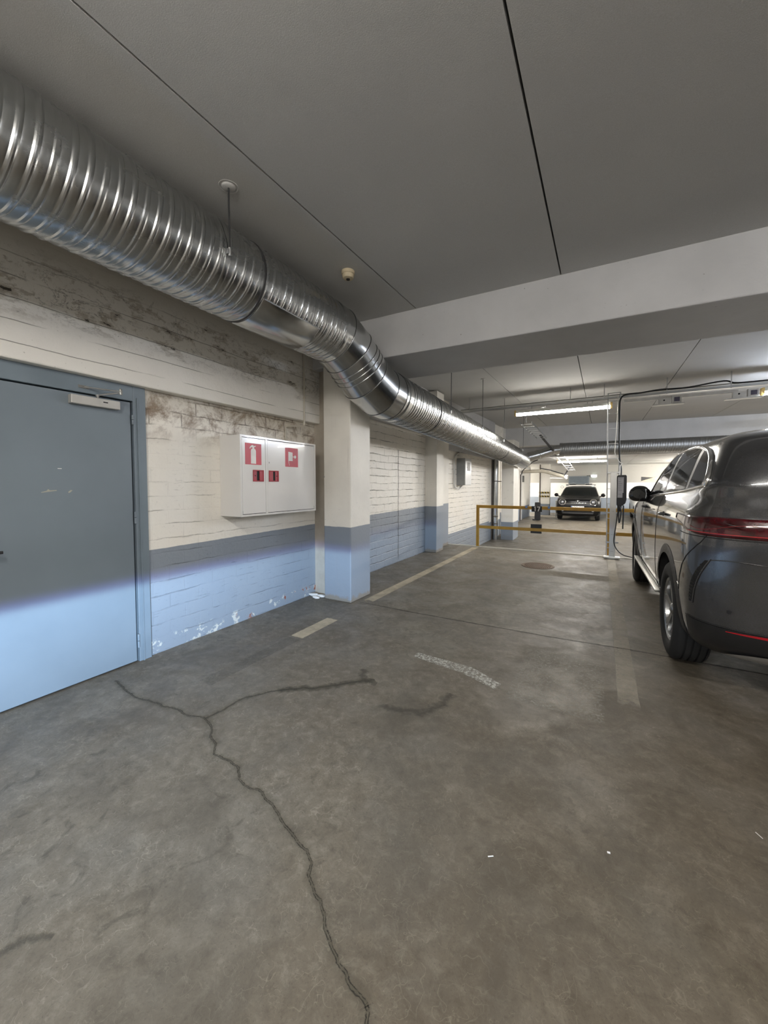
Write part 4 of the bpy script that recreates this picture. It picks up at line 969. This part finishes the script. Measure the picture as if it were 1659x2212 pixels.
def carpaint(name, col, rough=.22, flake=.5):
    t = NT(name); v = t.coord()
    t.set(t.mix(t.rng(t.noise(v, 400, 2), .4, .7), col, tuple(c*1.25 for c in col)), rough, flake, 1. if flake else .1); t.set(spec=.5 if flake else .22)
    t.b.inputs['Coat Roughness'].default_value = .04; MATS[name] = t.m; return t.m
PG, PB, PW = carpaint('dark_grey_car_paint', (.062, .063, .066)), carpaint('black_car_paint', (.004, .004, .0045), .3, .0), carpaint('white_car_paint', (.50, .50, .47), .3, .0)
GL = simple('car_glass', (.012, .014, .015), .03, 0, .0, 2); M_['glass'] = GL
gt = NT('tinted_windscreen'); gt.set(gt.mix(gt.noise(gt.coord(), 3), (.006, .008, .008), (.010, .012, .012)), .08, spec=.25); M_['glass2'] = gt.m
RL = simple('tail_lamp_red', (.060, .003, .006), .10, 0, .5, 14, coat=.6); CL = simple('lamp_clear', (.45, .46, .47), .1, .6)
DK = simple('black_cladding', (.018, .018, .019), .38, 0, .1, 20)
def wheel(par, x, y, R, w, side, rz=0, spokes=5):
    """x = outer face"""
    t = bpy.data.objects.new('wheel', None); COL.objects.link(t); t.parent = par; t.location = (x, y, R); t.rotation_euler = (0, 0, rz)
    def bd(b, n, mt, sm=35): return b.build(n, mt, t, sm, False)
    ri = R*.66; s = -side
    pr = [(ri, .035), (ri+.012, .012), (ri+.03, .004), (R-.06, 0), (R-.03, .010), (R-.010, .028)]
    for i in range(4):
        a = .035+(w-.07)*i/4; pr += [(R-.002, a+.004), (R, a+(w-.07)/4*.5), (R-.002, a+(w-.07)/4-.010), (R-.011, a+(w-.07)/4-.008), (R-.011, a+(w-.07)/4)]
    pr += [(R-.004, w-.034), (R-.02, w-.015), (R-.06, w), (ri, w-.01), (ri, .035)]
    bd(MB().lathe(pr, (0, 0, 0), (s, 0, 0), 72), 'tyre', 'rub', 40)
    rim = bd(MB().lathe([(ri+.004, .030), (ri-.006, .022), (ri-.022, .030), (ri-.03, .06), (ri-.035, w-.03)], (0, 0, 0), (s, 0, 0), 60), 'rim', M_['rimm'], 35)
    bd(MB().lathe([(0, .12), (ri-.03, .12)], (0, 0, 0), (s, 0, 0), 40), 'brake_disc', 'gap')
    for k_ in range(spokes):
        q = 2*pi*k_/spokes+.3
        for d in (-.13, .13):
            b = MB(); c0, c1_ = q+d*.35, q+d
            P = []
            for rr, a, hw, dep in ((.045, c0, .022, .045), (ri*.55, (c0+c1_)/2, .017, .036), (ri-.012, c1_, .020, .028)):
                o_ = Vector((s*dep, cos(a)*rr, sin(a)*rr)); tn = Vector((0, -sin(a), cos(a)))*hw; P.append((o_-tn, o_+tn))
            V = []
            for a_, b_ in P: V += [a_, b_, b_+Vector((s*.022, 0, 0)), a_+Vector((s*.022, 0, 0))]
            F = [(0, 1, 2, 3), (8, 11, 10, 9)]
            for i in range(2): F += [(i*4+j, i*4+(j+1) % 4, i*4+4+(j+1) % 4, i*4+4+j) for j in range(4)]
            b.add(V, F); b.build('spoke', M_['rimm'], t, 0, False)
    bd(MB().lathe([(0, .030), (.03, .030), (.045, .040), (.05, .055)], (0, 0, 0), (s, 0, 0), 24), 'hub_cap', M_['rimm'], 40)
    return t
M_['rimm'] = mat_metal('alloy_rim', (.45, .46, .47), .28)
# -------- dark grey SUV, rear left quarter towards the camera
car = thing('suv_car', 'large dark grey SUV at the right picture edge plugged into the wall charger', 'car', (1.43, 4.02, 0), radians(1.2))
rows = [(.30, .80, -.70, 3.70, .30, .45), (.36, .87, -.86, 3.82, .42, .60), (.46, .905, -.95, 3.88, .46, .75), (.60, .925, -1.00, 3.90, .50, .85), (.80, .935, -1.015, 3.89, .52, .90), (1.0, .935, -1.02, 3.84, .55, .90),
        (1.10, .930, -1.02, 3.74, .56, .90), (1.18, .922, -1.015, 3.45, .56, .80), (1.24, .910, -1.00, 2.90, .56, .62), (1.30, .888, -.995, 2.35, .52, .52), (1.37, .860, -.985, 2.15, .46, .45), (1.45, .838, -.975, 2.0, .40, .42), (1.55, .806, -.95, 1.82, .38, .42),
        (1.64, .776, -.92, 1.62, .37, .42), (1.71, .748, -.87, 1.45, .37, .42), (1.76, .715, -.80, 1.30, .38, .42), (1.80, .65, -.66, 1.15, .40, .42), (1.84, .52, -.40, .95, .40, .42), (1.865, .33, -.05, .72, .35, .35), (1.875, .10, .2, .5, .15, .15)]
BS = Body(rows)
b = BS.mesh(); body = b.build('body', PG, car, 50, False)
RW = .40
cut(body, [cutter(-.86, 0, RW+.02, .465, .62), cutter(.86, 0, RW+.02, .465, .62), cutter(-.86, 2.87, RW+.02, .465, .62), cutter(.86, 2.87, RW+.02, .465, .62)])
for p in body.data.polygons: p.use_smooth = True
def cb_(b, n, mt, sm=40, par=None): return b.build(n, mt, par or car, sm, False)
# wheel arch liners and cladding
for side in (-1, 1):
    for y in (0, 2.87):
        cb_(MB().grid(lambda i, j: (side*.885-side*(0, .30, .30)[j], y+(.46, .46, .0)[j]*cos(pi*i/24), RW+.02+(.46, .46, .0)[j]*sin(pi*i/24)), 25, 3), 'arch_liner', 'gap')
        def fl_(i, j):
            a = radians(-28+236*i/40); rr = (.452, .475, .525)[j]; yy, zz = y+rr*cos(a), max(.305, RW+.02+rr*sin(a))
            p = BS.yz(yy, zz, side); p.x += side*(.010, .014, .002)[j]; return p
        cb_(MB().grid(fl_, 41, 3), 'arch_trim', DK)
    # sill and running board
    def sl(u, v): return (.50+1.88*u, .315+.16*v)
    cb_(BS.patch(sl, 24, 4, .010, side), 'sill_cladding', DK)
    cb_(MB().box(side*.935-.03, side*.935+.03, .44, 2.44, .425, .450, .008), 'running_board', 'alu')
wheel(car, -.935, 0, RW, .25, -1); wheel(car, .935, 0, RW, .25, 1); wheel(car, -.935, 2.87, RW, .25, -1, radians(-2)); wheel(car, .935, 2.87, RW, .25, 1, radians(-2))
# side glazing
def zt(y):      # window top line
    P = [(-.68, 1.50), (-.64, 1.56), (-.55, 1.63), (-.40, 1.685), (-.19, 1.724), (.0, 1.75), (.22, 1.765), (.60, 1.772), (.99, 1.75), (1.15, 1.705), (1.31, 1.645), (1.48, 1.53), (1.65, 1.40), (1.78, 1.298)]
    for a, c in zip(P, P[1:]):
        if a[0] <= y <= c[0]: return a[1]+(c[1]-a[1])*(y-a[0])/(c[0]-a[0])
    return P[0][1] if y < P[0][0] else P[-1][1]
def zb(y): return 1.443-.080*(y+.66) if y < -.1 else 1.398-.054*(y+.1)
def win(y0, y1, s0, s1, side):    # s0, s1 slant of the two ends
    def f(u, v):
        ya, yb = y0+s0*v, y1+s1*v; y = ya+(yb-ya)*u; lo, hi = zb(y)+.012, zt(y)-.012
        return (y, lo+(max(hi, lo+.004)-lo)*v)
    return BS.patch(f, 26, 9, .004, side)
for side in (-1, 1):
    cb_(BS.patch(lambda u, v: (-.68+2.45*u, zb(-.68+2.45*u)+(zt(-.68+2.45*u)-zb(-.68+2.45*u))*v), 60, 8, .0025, side), 'window_surround', 'blk', 60)
    for nm, a in (('quarter_window', (-.65, -.22, .03, .0)), ('rear_door_window', (-.14, .66, .02, .0)), ('front_door_window', (.76, 1.72, .0, -.42))):
        cb_(win(*a, side), nm, 'glass', 60)
    # bright trim around the glazing
    top = [(-.68+2.45*i/60) for i in range(61)]
    pth = [BS.yz(y, zt(y)+.004, side, .006) for y in top]
    low_ = [BS.yz(y, zb(y)-.004, side, .006) for y in [1.77-2.45*i/50 for i in range(51)]]
    rr_ = [BS.yz(-.68-.006*sin(pi*i/8), zb(-.68)+(zt(-.68)-zb(-.68))*i/8, side, .006) for i in range(9)]
    cb_(MB().tube(rr_+pth, [.019]*9+[max(.006, .019-.014*i/60) for i in range(61)], 8), 'window_trim', 'chrome', 60)
    cb_(MB().tube(low_, .008, 8), 'belt_trim', 'chrome', 60)
    # door and panel seams
    def seam(P, nm='door_seam', w=.005):
        P = [(P[i][0]*(1-k_/6)+P[i+1][0]*k_/6, P[i][1]*(1-k_/6)+P[i+1][1]*k_/6) for i in range(len(P)-1) for k_ in range(6)]+[P[-1]]
        return cb_(MB().tube([BS.yz(y, z, side, .0) for y, z in P], w/2+.0005, 6), nm, 'gap', 60)
    seam([(.66-.02*sin(i/14*pi), .46+.90*i/14) for i in range(15)]); seam([(1.93-.03*sin(i/14*pi), .46+.80*i/14) for i in range(15)])
    seam([(-.47, .68), (-.51, .78), (-.58, .88), (-.66, .955), (-.74, 1.02), (-.79, 1.07), (-.82, 1.12)], 'bumper_seam')
    for y in (.20, 1.48):
        def hd(u, v): return (y+.22*u, 1.165+.030*v)
        p0, p1_ = BS.yz(y, 1.185, side, .0), BS.yz(y+.24, 1.180, side, .0); e = Vector((side*.030, 0, 0))
        cb_(MB().tube([p0, p0+e+Vector((0, .02, 0)), (p0+p1_)/2+e*1.15, p1_+e-Vector((0, .02, 0)), p1_], [.010, .013, .014, .013, .010], 10), 'door_handle', PG, 50)
        cb_(BS.patch(lambda u, v: (y+.12+.06*cos(2*pi*u)*v, 1.182+.022*sin(2*pi*u)*v), 20, 3, .0012, side), 'handle_recess', 'gap')
    # mirrors
    mx = side*1.0; ms = MB(); c = Vector((side*.985, 1.70, 1.335))
    def ell(i, j):
        a, q = 2*pi*i/28, pi*j/14; ex_ = Vector((cos(a)*sin(q)**.7, sin(a)*sin(q)**.7, cos(q)))
        k_ = .75 if ex_.y < 0 else 1.25
        return c+Vector((ex_.x*.118*(1-.15*ex_.z), ex_.y*.085*k_, ex_.z*.098))
    mir = cb_(MB().grid(ell, 28, 15, True), 'mirror', 'blk', 70)
    mir.data.materials.clear(); mir.data.materials.append(simple('mirror_gloss_black', (.014, .014, .015), .06, 0, 0, 2, coat=1.))
    cb_(MB().tube([(side*.86, 1.80, 1.25), (side*.93, 1.76, 1.26), (side*1.0, 1.73, 1.28)], [.03, .026, .03], 10), 'mirror_arm', 'blk', 50, )
    o = cb_(MB().grid(lambda i, j: c+Vector((cos(2*pi*i/24)*.078*j/3+side*.008, -.0645, sin(2*pi*i/24)*.060*j/3)), 24, 4, True), 'mirror_glass', 'glass')
    cb_(MB().tube([c+Vector((-side*.055, -.060, -.055)), c+Vector((-side*.062, -.062, 0)), c+Vector((-side*.050, -.058, .060))], .007, 8), 'mirror_highlight_strip', 'chrome')  # chrome strip put in for the bright highlight down the mirror
# rear : full-width lamp, bumper, vents, reflectors, spoiler
def tl(u, v):
    t = 1.06*u if u < 1 else 1.06; zl = 1.118+.0*u; zh = 1.238
    k_ = max(0, (u-.62)/.38); zl2 = zl+.075*k_**2.2; zh2 = zh-.010*k_
    return (t, zl2+(zh2-zl2)*v)
for side in (-1, 1):
    o = cb_(BS.tpatch(tl, 60, 8, .009, side), 'tail_lamp', RL, 60); loft(o, .012)
    cb_(BS.tpatch(lambda u, v: (.02+.86*u, 1.134+.006*v), 40, 2, .0115, side), 'lamp_strip', simple('lamp_strip_bright', (.40, .03, .035), .15), 60, o)
    cb_(BS.tpatch(lambda u, v: (.25+.60*u, 1.175+.02*sin(6*u)+.003*v), 40, 2, .0112, side), 'lamp_facet', simple('lamp_facet_red', (.20, .015, .02), .2), 60, o)
    cb_(MB().tube([BS.at(t/40*1.0, 1.108, side, -.001) for t in range(41)], .0030, 6), 'lamp_lower_seam', 'gap', 60)
    # air curtain vent on the bumper corner
    def vt(u, v):
        z = .66+.30*v; t = .80-.17*v+.03*sin(pi*v); return (t+(.040+.02*sin(pi*v))*u, z)
    v_ = cb_(BS.tpatch(vt, 5, 24, .002, side), 'side_vent', 'gap', 60)
    for i in range(12):
        z = .68+.022*i; vv = (z-.66)/.30; t = .80-.17*vv+.03*sin(pi*vv)
        cb_(MB().tube([BS.at(t+.005, z, side, .004), BS.at(t+.045, z+.006, side, .004)], .0035, 6), 'louvre', DK, 40, v_)
    cb_(MB().tube([BS.at(.795-.17*v+.03*sin(pi*v), .655+.315*v, side, .003) for v in [i/20 for i in range(21)]], .004, 8), 'vent_lip', PG, 60)
    cb_(MB().tube([BS.at(.63-.33*v, .965+.012*sin(pi*v), side, .001) for v in [i/14 for i in range(15)]], .003, 8), 'vent_lip', PG, 60)
    o = cb_(BS.tpatch(lambda u, v: (.22+.30*u, .528+.010*v*(1-.5*u)+.012*(1-u)*v), 20, 3, .006, side), 'rear_reflector', simple('reflector_red', (.42, .012, .02), .15), 60)
    # lower cladding and skid plate
    cb_(BS.tpatch(lambda u, v: (.90*u, .325+(.222-.0*u)*v), 40, 6, .005, side), 'lower_bumper', DK, 60)
    o = cb_(BS.tpatch(lambda u, v: (.58*u, .345+(.075*(1-u**3))*v), 30, 4, .014, side), 'skid_plate', simple('skid_silver', (.42, .41, .39), .35, .3), 60)
    cb_(MB().tube([BS.at(.90*i/30, .552, side, .005) for i in range(31)], .002, 6), 'bumper_line', 'gap', 60)
cb_(MB().tube([BS.at(.50, .66, -1, .002), BS.at(.50, .66, -1, .006)], .012, 16), 'parking_sensor', DK, 40)
cb_(MB().grid(lambda i, j: BS.at(.30*abs(i-20)/20, 1.27+.38*j/8, -1 if i < 20 else 1, .004), 41, 9), 'rear_window', 'glass', 60)
sp = MB(); sp.grid(lambda i, j: BS.at(.32*abs(i-20)/20, 1.715, -1 if i < 20 else 1, 0)+Vector((0, (.02, -.16, -.17, .0)[j], (.04, .005, -.015, -.035)[j])), 41, 4); cb_(sp, 'roof_spoiler', PG, 60)
for side in (): cb_(MB().tube(cat([BS.yz(y, z, side, .022) for y, z in ((-.30, 1.79), (-.1, 1.805), (.3, 1.815), (.8, 1.80), (1.0, 1.78))]), .011, 8), 'roof_rail', PG, 60)
cb_(MB().grid(lambda i, j: BS.at(3-.80*abs(i-20)/20, 1.30+.36*j/8, -1 if i < 20 else 1, .004), 41, 9), 'windscreen', 'glass', 60)
for side in (-1, 1): cb_(BS.tpatch(lambda u, v: (2.45+.3*u, .92+.09*v), 12, 4, .006, side), 'headlamp', CL, 60)

# -------- small black crossover with ski rack, facing the camera
blk = thing('black_car', 'black compact crossover with roof carrier parked facing the camera on the lower deck', 'car', (-.93, 19.15, -.19), pi)
# local y forward = towards camera; front at y=0
rw2 = [(.22, .78, -4.1, -.08, .3, .30), (.30, .86, -4.2, -.02, .35, .40), (.45, .895, -4.24, .0, .4, .42), (.65, .905, -4.25, .0, .4, .44), (.80, .900, -4.25, -.02, .4, .46), (.90, .885, -4.24, -.06, .4, .50), (.97, .870, -4.22, -.18, .4, .55), (1.02, .850, -4.2, -.55, .4, .5), (1.07, .825, -4.18, -1.0, .4, .4), (1.13, .80, -4.15, -1.22, .38, .3),
       (1.25, .755, -4.05, -1.42, .35, .3), (1.38, .705, -3.95, -1.65, .35, .3), (1.47, .655, -3.85, -1.88, .35, .3), (1.515, .60, -3.75, -2.05, .35, .3), (1.54, .45, -3.6, -2.3, .3, .3), (1.548, .1, -3.3, -2.6, .2, .2)]
B2 = Body(rw2, 3, 3.0)
def kb(b, n, mt, sm=50, par=None): return b.build(n, mt, par or blk, sm, False)
bd2 = kb(B2.mesh(), 'body', PB)
cut(bd2, [cutter(s*.85, y, .34, .40, .5) for s in (-1, 1) for y in (-.82, -3.45)])
for s in (-1, 1):
    for y in (-.82, -3.45): wheel(blk, s*.885, y, .33, .21, s); kb(MB().grid(lambda i, j: (s*.85-s*(0, .24, .24)[j], y+(.395, .395, .0)[j]*cos(pi*i/20), .34+(.395, .395, .0)[j]*sin(pi*i/20)), 21, 3), 'arch_liner', 'gap')
    kb(B2.tpatch(lambda u, v: (2.02+.30*u, .24+.14*v), 12, 3, .012, s), 'front_cladding', DK)
    cx, cz = s*.615, .835; yq = -.075
    hl = kb(MB().lathe([(.145, -.03), (.150, .03), (.140, .045), (.128, .040)], (cx, yq, cz), (s*.25, 1, .05), 40), 'headlamp', 'chrome', 50)
    kb(MB().lathe([(0, .038), (.07, .036), (.128, .022)], (cx, yq, cz), (s*.25, 1, .05), 32), 'headlamp_bowl', simple('lamp_bowl', (.06, .06, .062), .15, .3), 50, hl)
    kb(MB().lathe([(0, .062), (.045, .058), (.058, .040)], (cx, yq, cz), (s*.25, 1, .05), 24), 'projector_lens', CL, 50, hl)
    fg = kb(MB().lathe([(0, .02), (.045, .018), (.055, .0)], (s*.60, .012, .475), (0, 1, 0), 24), 'fog_lamp', CL, 50)
    c = Vector((s*.99, -1.30, 1.13))
    kb(MB().grid(lambda i, j: c+Vector((cos(2*pi*i/20)*sin(pi*j/10)*.095, sin(2*pi*i/20)*sin(pi*j/10)*.09, cos(pi*j/10)*.085)), 20, 11, True), 'mirror', PB, 70)
    kb(MB().tube([(s*.80, -1.33, 1.04), (s*.95, -1.31, 1.09)], .028, 8), 'mirror_arm', 'blk')
    kb(MB().tube(cat([(s*.62, -2.1, 1.56), (s*.62, -2.5, 1.585), (s*.62, -3.4, 1.575)]), .018, 8), 'roof_rail', 'steel', 60)
    kb(B2.patch(lambda u, v: (-3.6+2.1*u, 1.12+(.30*(1-u**4))*v), 24, 5, .004, s), 'side_window', 'glass')
kb(MB().grid(lambda i, j: B2.at(3-.78*abs(i-16)/16, 1.125+.335*j/8, -1 if i < 16 else 1, .005), 33, 9), 'windscreen', 'glass2', 60)
kb(MB().grid(lambda i, j: B2.at(3-.85*abs(i-16)/16, 1.475+.035*j/3, -1 if i < 16 else 1, .006), 33, 4), 'roof_front_edge', mat_metal('bright_roof_edge', (.6, .6, .6), .3), 60)
gr = kb(MB().grid(lambda i, j: B2.at(3-(.40*abs(i-16)/16), .69+(.105-.05*(abs(i-16)/16)**2)*j/4, -1 if i < 16 else 1, .006), 33, 5), 'grille', DK)
kb(MB().tube([B2.at(3-.43*abs(i-16)/16, .80-.095*(abs(i-16)/16)**2.4, -1 if i < 16 else 1, .012) for i in range(33)], .010, 8), 'grille_surround', 'chrome', 60, gr)
kb(MB().grid(lambda i, j: B2.at(3-(.42*abs(i-16)/16), .33+.09*j/4, -1 if i < 16 else 1, .006), 33, 5), 'lower_grille', DK)
kb(MB().tube([B2.at(3-.40*abs(i-16)/16, .345, -1 if i < 16 else 1, .008) for i in range(33)], .003, 6), 'lower_strip', 'gryp', 60)
em = kb(MB().lathe([(0, .012), (.028, .010), (.034, .0)], (0, -.04, .905), (0, 1, .2), 20), 'badge', 'chrome')
for s in (-1, 1): kb(MB().prism([(s*.034, -.030, .912), (s*.085, -.036, .920), (s*.080, -.034, .908), (s*.034, -.028, .898)], (0, .004, 0)), 'badge_wing', 'chrome', 0, em)
pl = kb(MB().box(-.26, .26, .006, .018, .555, .665, .002), 'number_plate', 'wht')
def text(s, par, loc, size, mat, rot, ext=.0004):
    c = bpy.data.curves.new('lettering', 'FONT'); c.body = s; c.size = size; c.align_x = 'CENTER'; c.align_y = 'CENTER'; c.extrude = ext
    o = bpy.data.objects.new('lettering', c); COL.objects.link(o); bpy.context.view_layer.update()
    me = bpy.data.meshes.new_from_object(o.evaluated_get(bpy.context.evaluated_depsgraph_get())); bpy.data.objects.remove(o)
    me.materials.clear(); me.materials.append(M_[mat]); o = bpy.data.objects.new('lettering', me); COL.objects.link(o); o.parent = par; o.location = loc; o.rotation_euler = rot; return o
kb(MB().box(-.26, -.22, .0182, .0188, .557, .663), 'plate_band', 'blu', 0, pl) if False else kb(MB().box(.22, .26, .0182, .0188, .557, .663), 'plate_band', 'blu', 0, pl)
for y in (-2.45, -3.1): kb(MB().box(-.66, .66, y-.02, y+.02, 1.600, 1.625, .006), 'roof_bar', 'blk')
for s in (-1, 1):
    c_ = kb(MB().box(s*.36-.14, s*.36+.14, -3.0, -2.40, 1.625, 1.650, .01), 'ski_carrier', 'blk')
    kb(MB().tube(cat([(s*.36-.16, -2.38, 1.66), (s*.36-.05, -2.38, 1.688), (s*.36+.08, -2.38, 1.672), (s*.36+.17, -2.38, 1.665)]), .014, 8), 'carrier_clamp', 'steel', 60, c_)

# -------- pale car partly hidden behind the charger
wc = thing('white_car', 'pale car half hidden behind the charger and the grey car', 'car', (2.12, 19.0, -.19), pi)
rw3 = [(.18, .80, -4.3, -.10, .3, .35), (.28, .87, -4.4, -.02, .4, .5), (.45, .90, -4.45, .0, .4, .6), (.60, .905, -4.45, -.04, .4, .62), (.70, .90, -4.44, -.14, .4, .65), (.78, .885, -4.4, -.45, .4, .6), (.86, .865, -4.35, -.95, .4, .5), (.94, .84, -4.3, -1.25, .4, .35),
       (1.05, .79, -4.2, -1.50, .4, .3), (1.2, .71, -4.0, -1.85, .4, .3), (1.30, .64, -3.8, -2.1, .4, .3), (1.35, .55, -3.6, -2.35, .35, .3), (1.38, .35, -3.3, -2.6, .3, .3), (1.385, .1, -3, -2.8, .2, .2)]
B3 = Body(rw3, 3, 2.8)
def wb(b, n, mt, sm=50, par=None): return b.build(n, mt, par or wc, sm, False)
bd3 = wb(B3.mesh(), 'body', PW); cut(bd3, [cutter(s*.85, y, .33, .38, .5) for s in (-1, 1) for y in (-.92, -3.5)])
for s in (-1, 1):
    for y in (-.92, -3.5): wheel(wc, s*.885, y, .33, .21, s); wb(MB().grid(lambda i, j: (s*.85-s*(0, .24, .24)[j], y+(.375, .375, .0)[j]*cos(pi*i/20), .33+(.375, .375, .0)[j]*sin(pi*i/20)), 21, 3), 'arch_liner', 'gap')
    wb(B3.tpatch(lambda u, v: (2.25+.30*u, .60+.07*v), 12, 4, .006, s), 'headlamp', CL)
    wb(B3.tpatch(lambda u, v: (2.30+.34*u, .30+(.14*(1-.6*u))*v), 12, 4, .006, s), 'side_intake', DK)
    wb(B3.patch(lambda u, v: (-3.7+2.3*u, .99+(.27*(1-u**4))*v), 24, 5, .004, s), 'side_window', 'glass')
    c = Vector((s*.97, -1.55, .99)); wb(MB().grid(lambda i, j: c+Vector((cos(2*pi*i/20)*sin(pi*j/10)*.095, sin(2*pi*i/20)*sin(pi*j/10)*.08, cos(pi*j/10)*.065)), 20, 11, True), 'mirror', PW, 70)
wb(MB().grid(lambda i, j: B3.at(3-.80*abs(i-16)/16, .95+.34*j/8, -1 if i < 16 else 1, .005), 33, 9), 'windscreen', 'glass', 60)
wb(MB().grid(lambda i, j: B3.at(3-.40*abs(i-16)/16, .24+.13*j/4, -1 if i < 16 else 1, .006), 33, 5), 'lower_grille', DK)
wb(MB().grid(lambda i, j: B3.at(3-.9*abs(i-16)/16, .60-.012+.008*j, -1 if i < 16 else 1, .003), 33, 2), 'bonnet_seam', 'gap')
# number plate lettering, partly hidden behind the rail
text('AOO-CLS', pl, (0, .0186, .605), .115, 'blk', (pi/2, 0, pi))
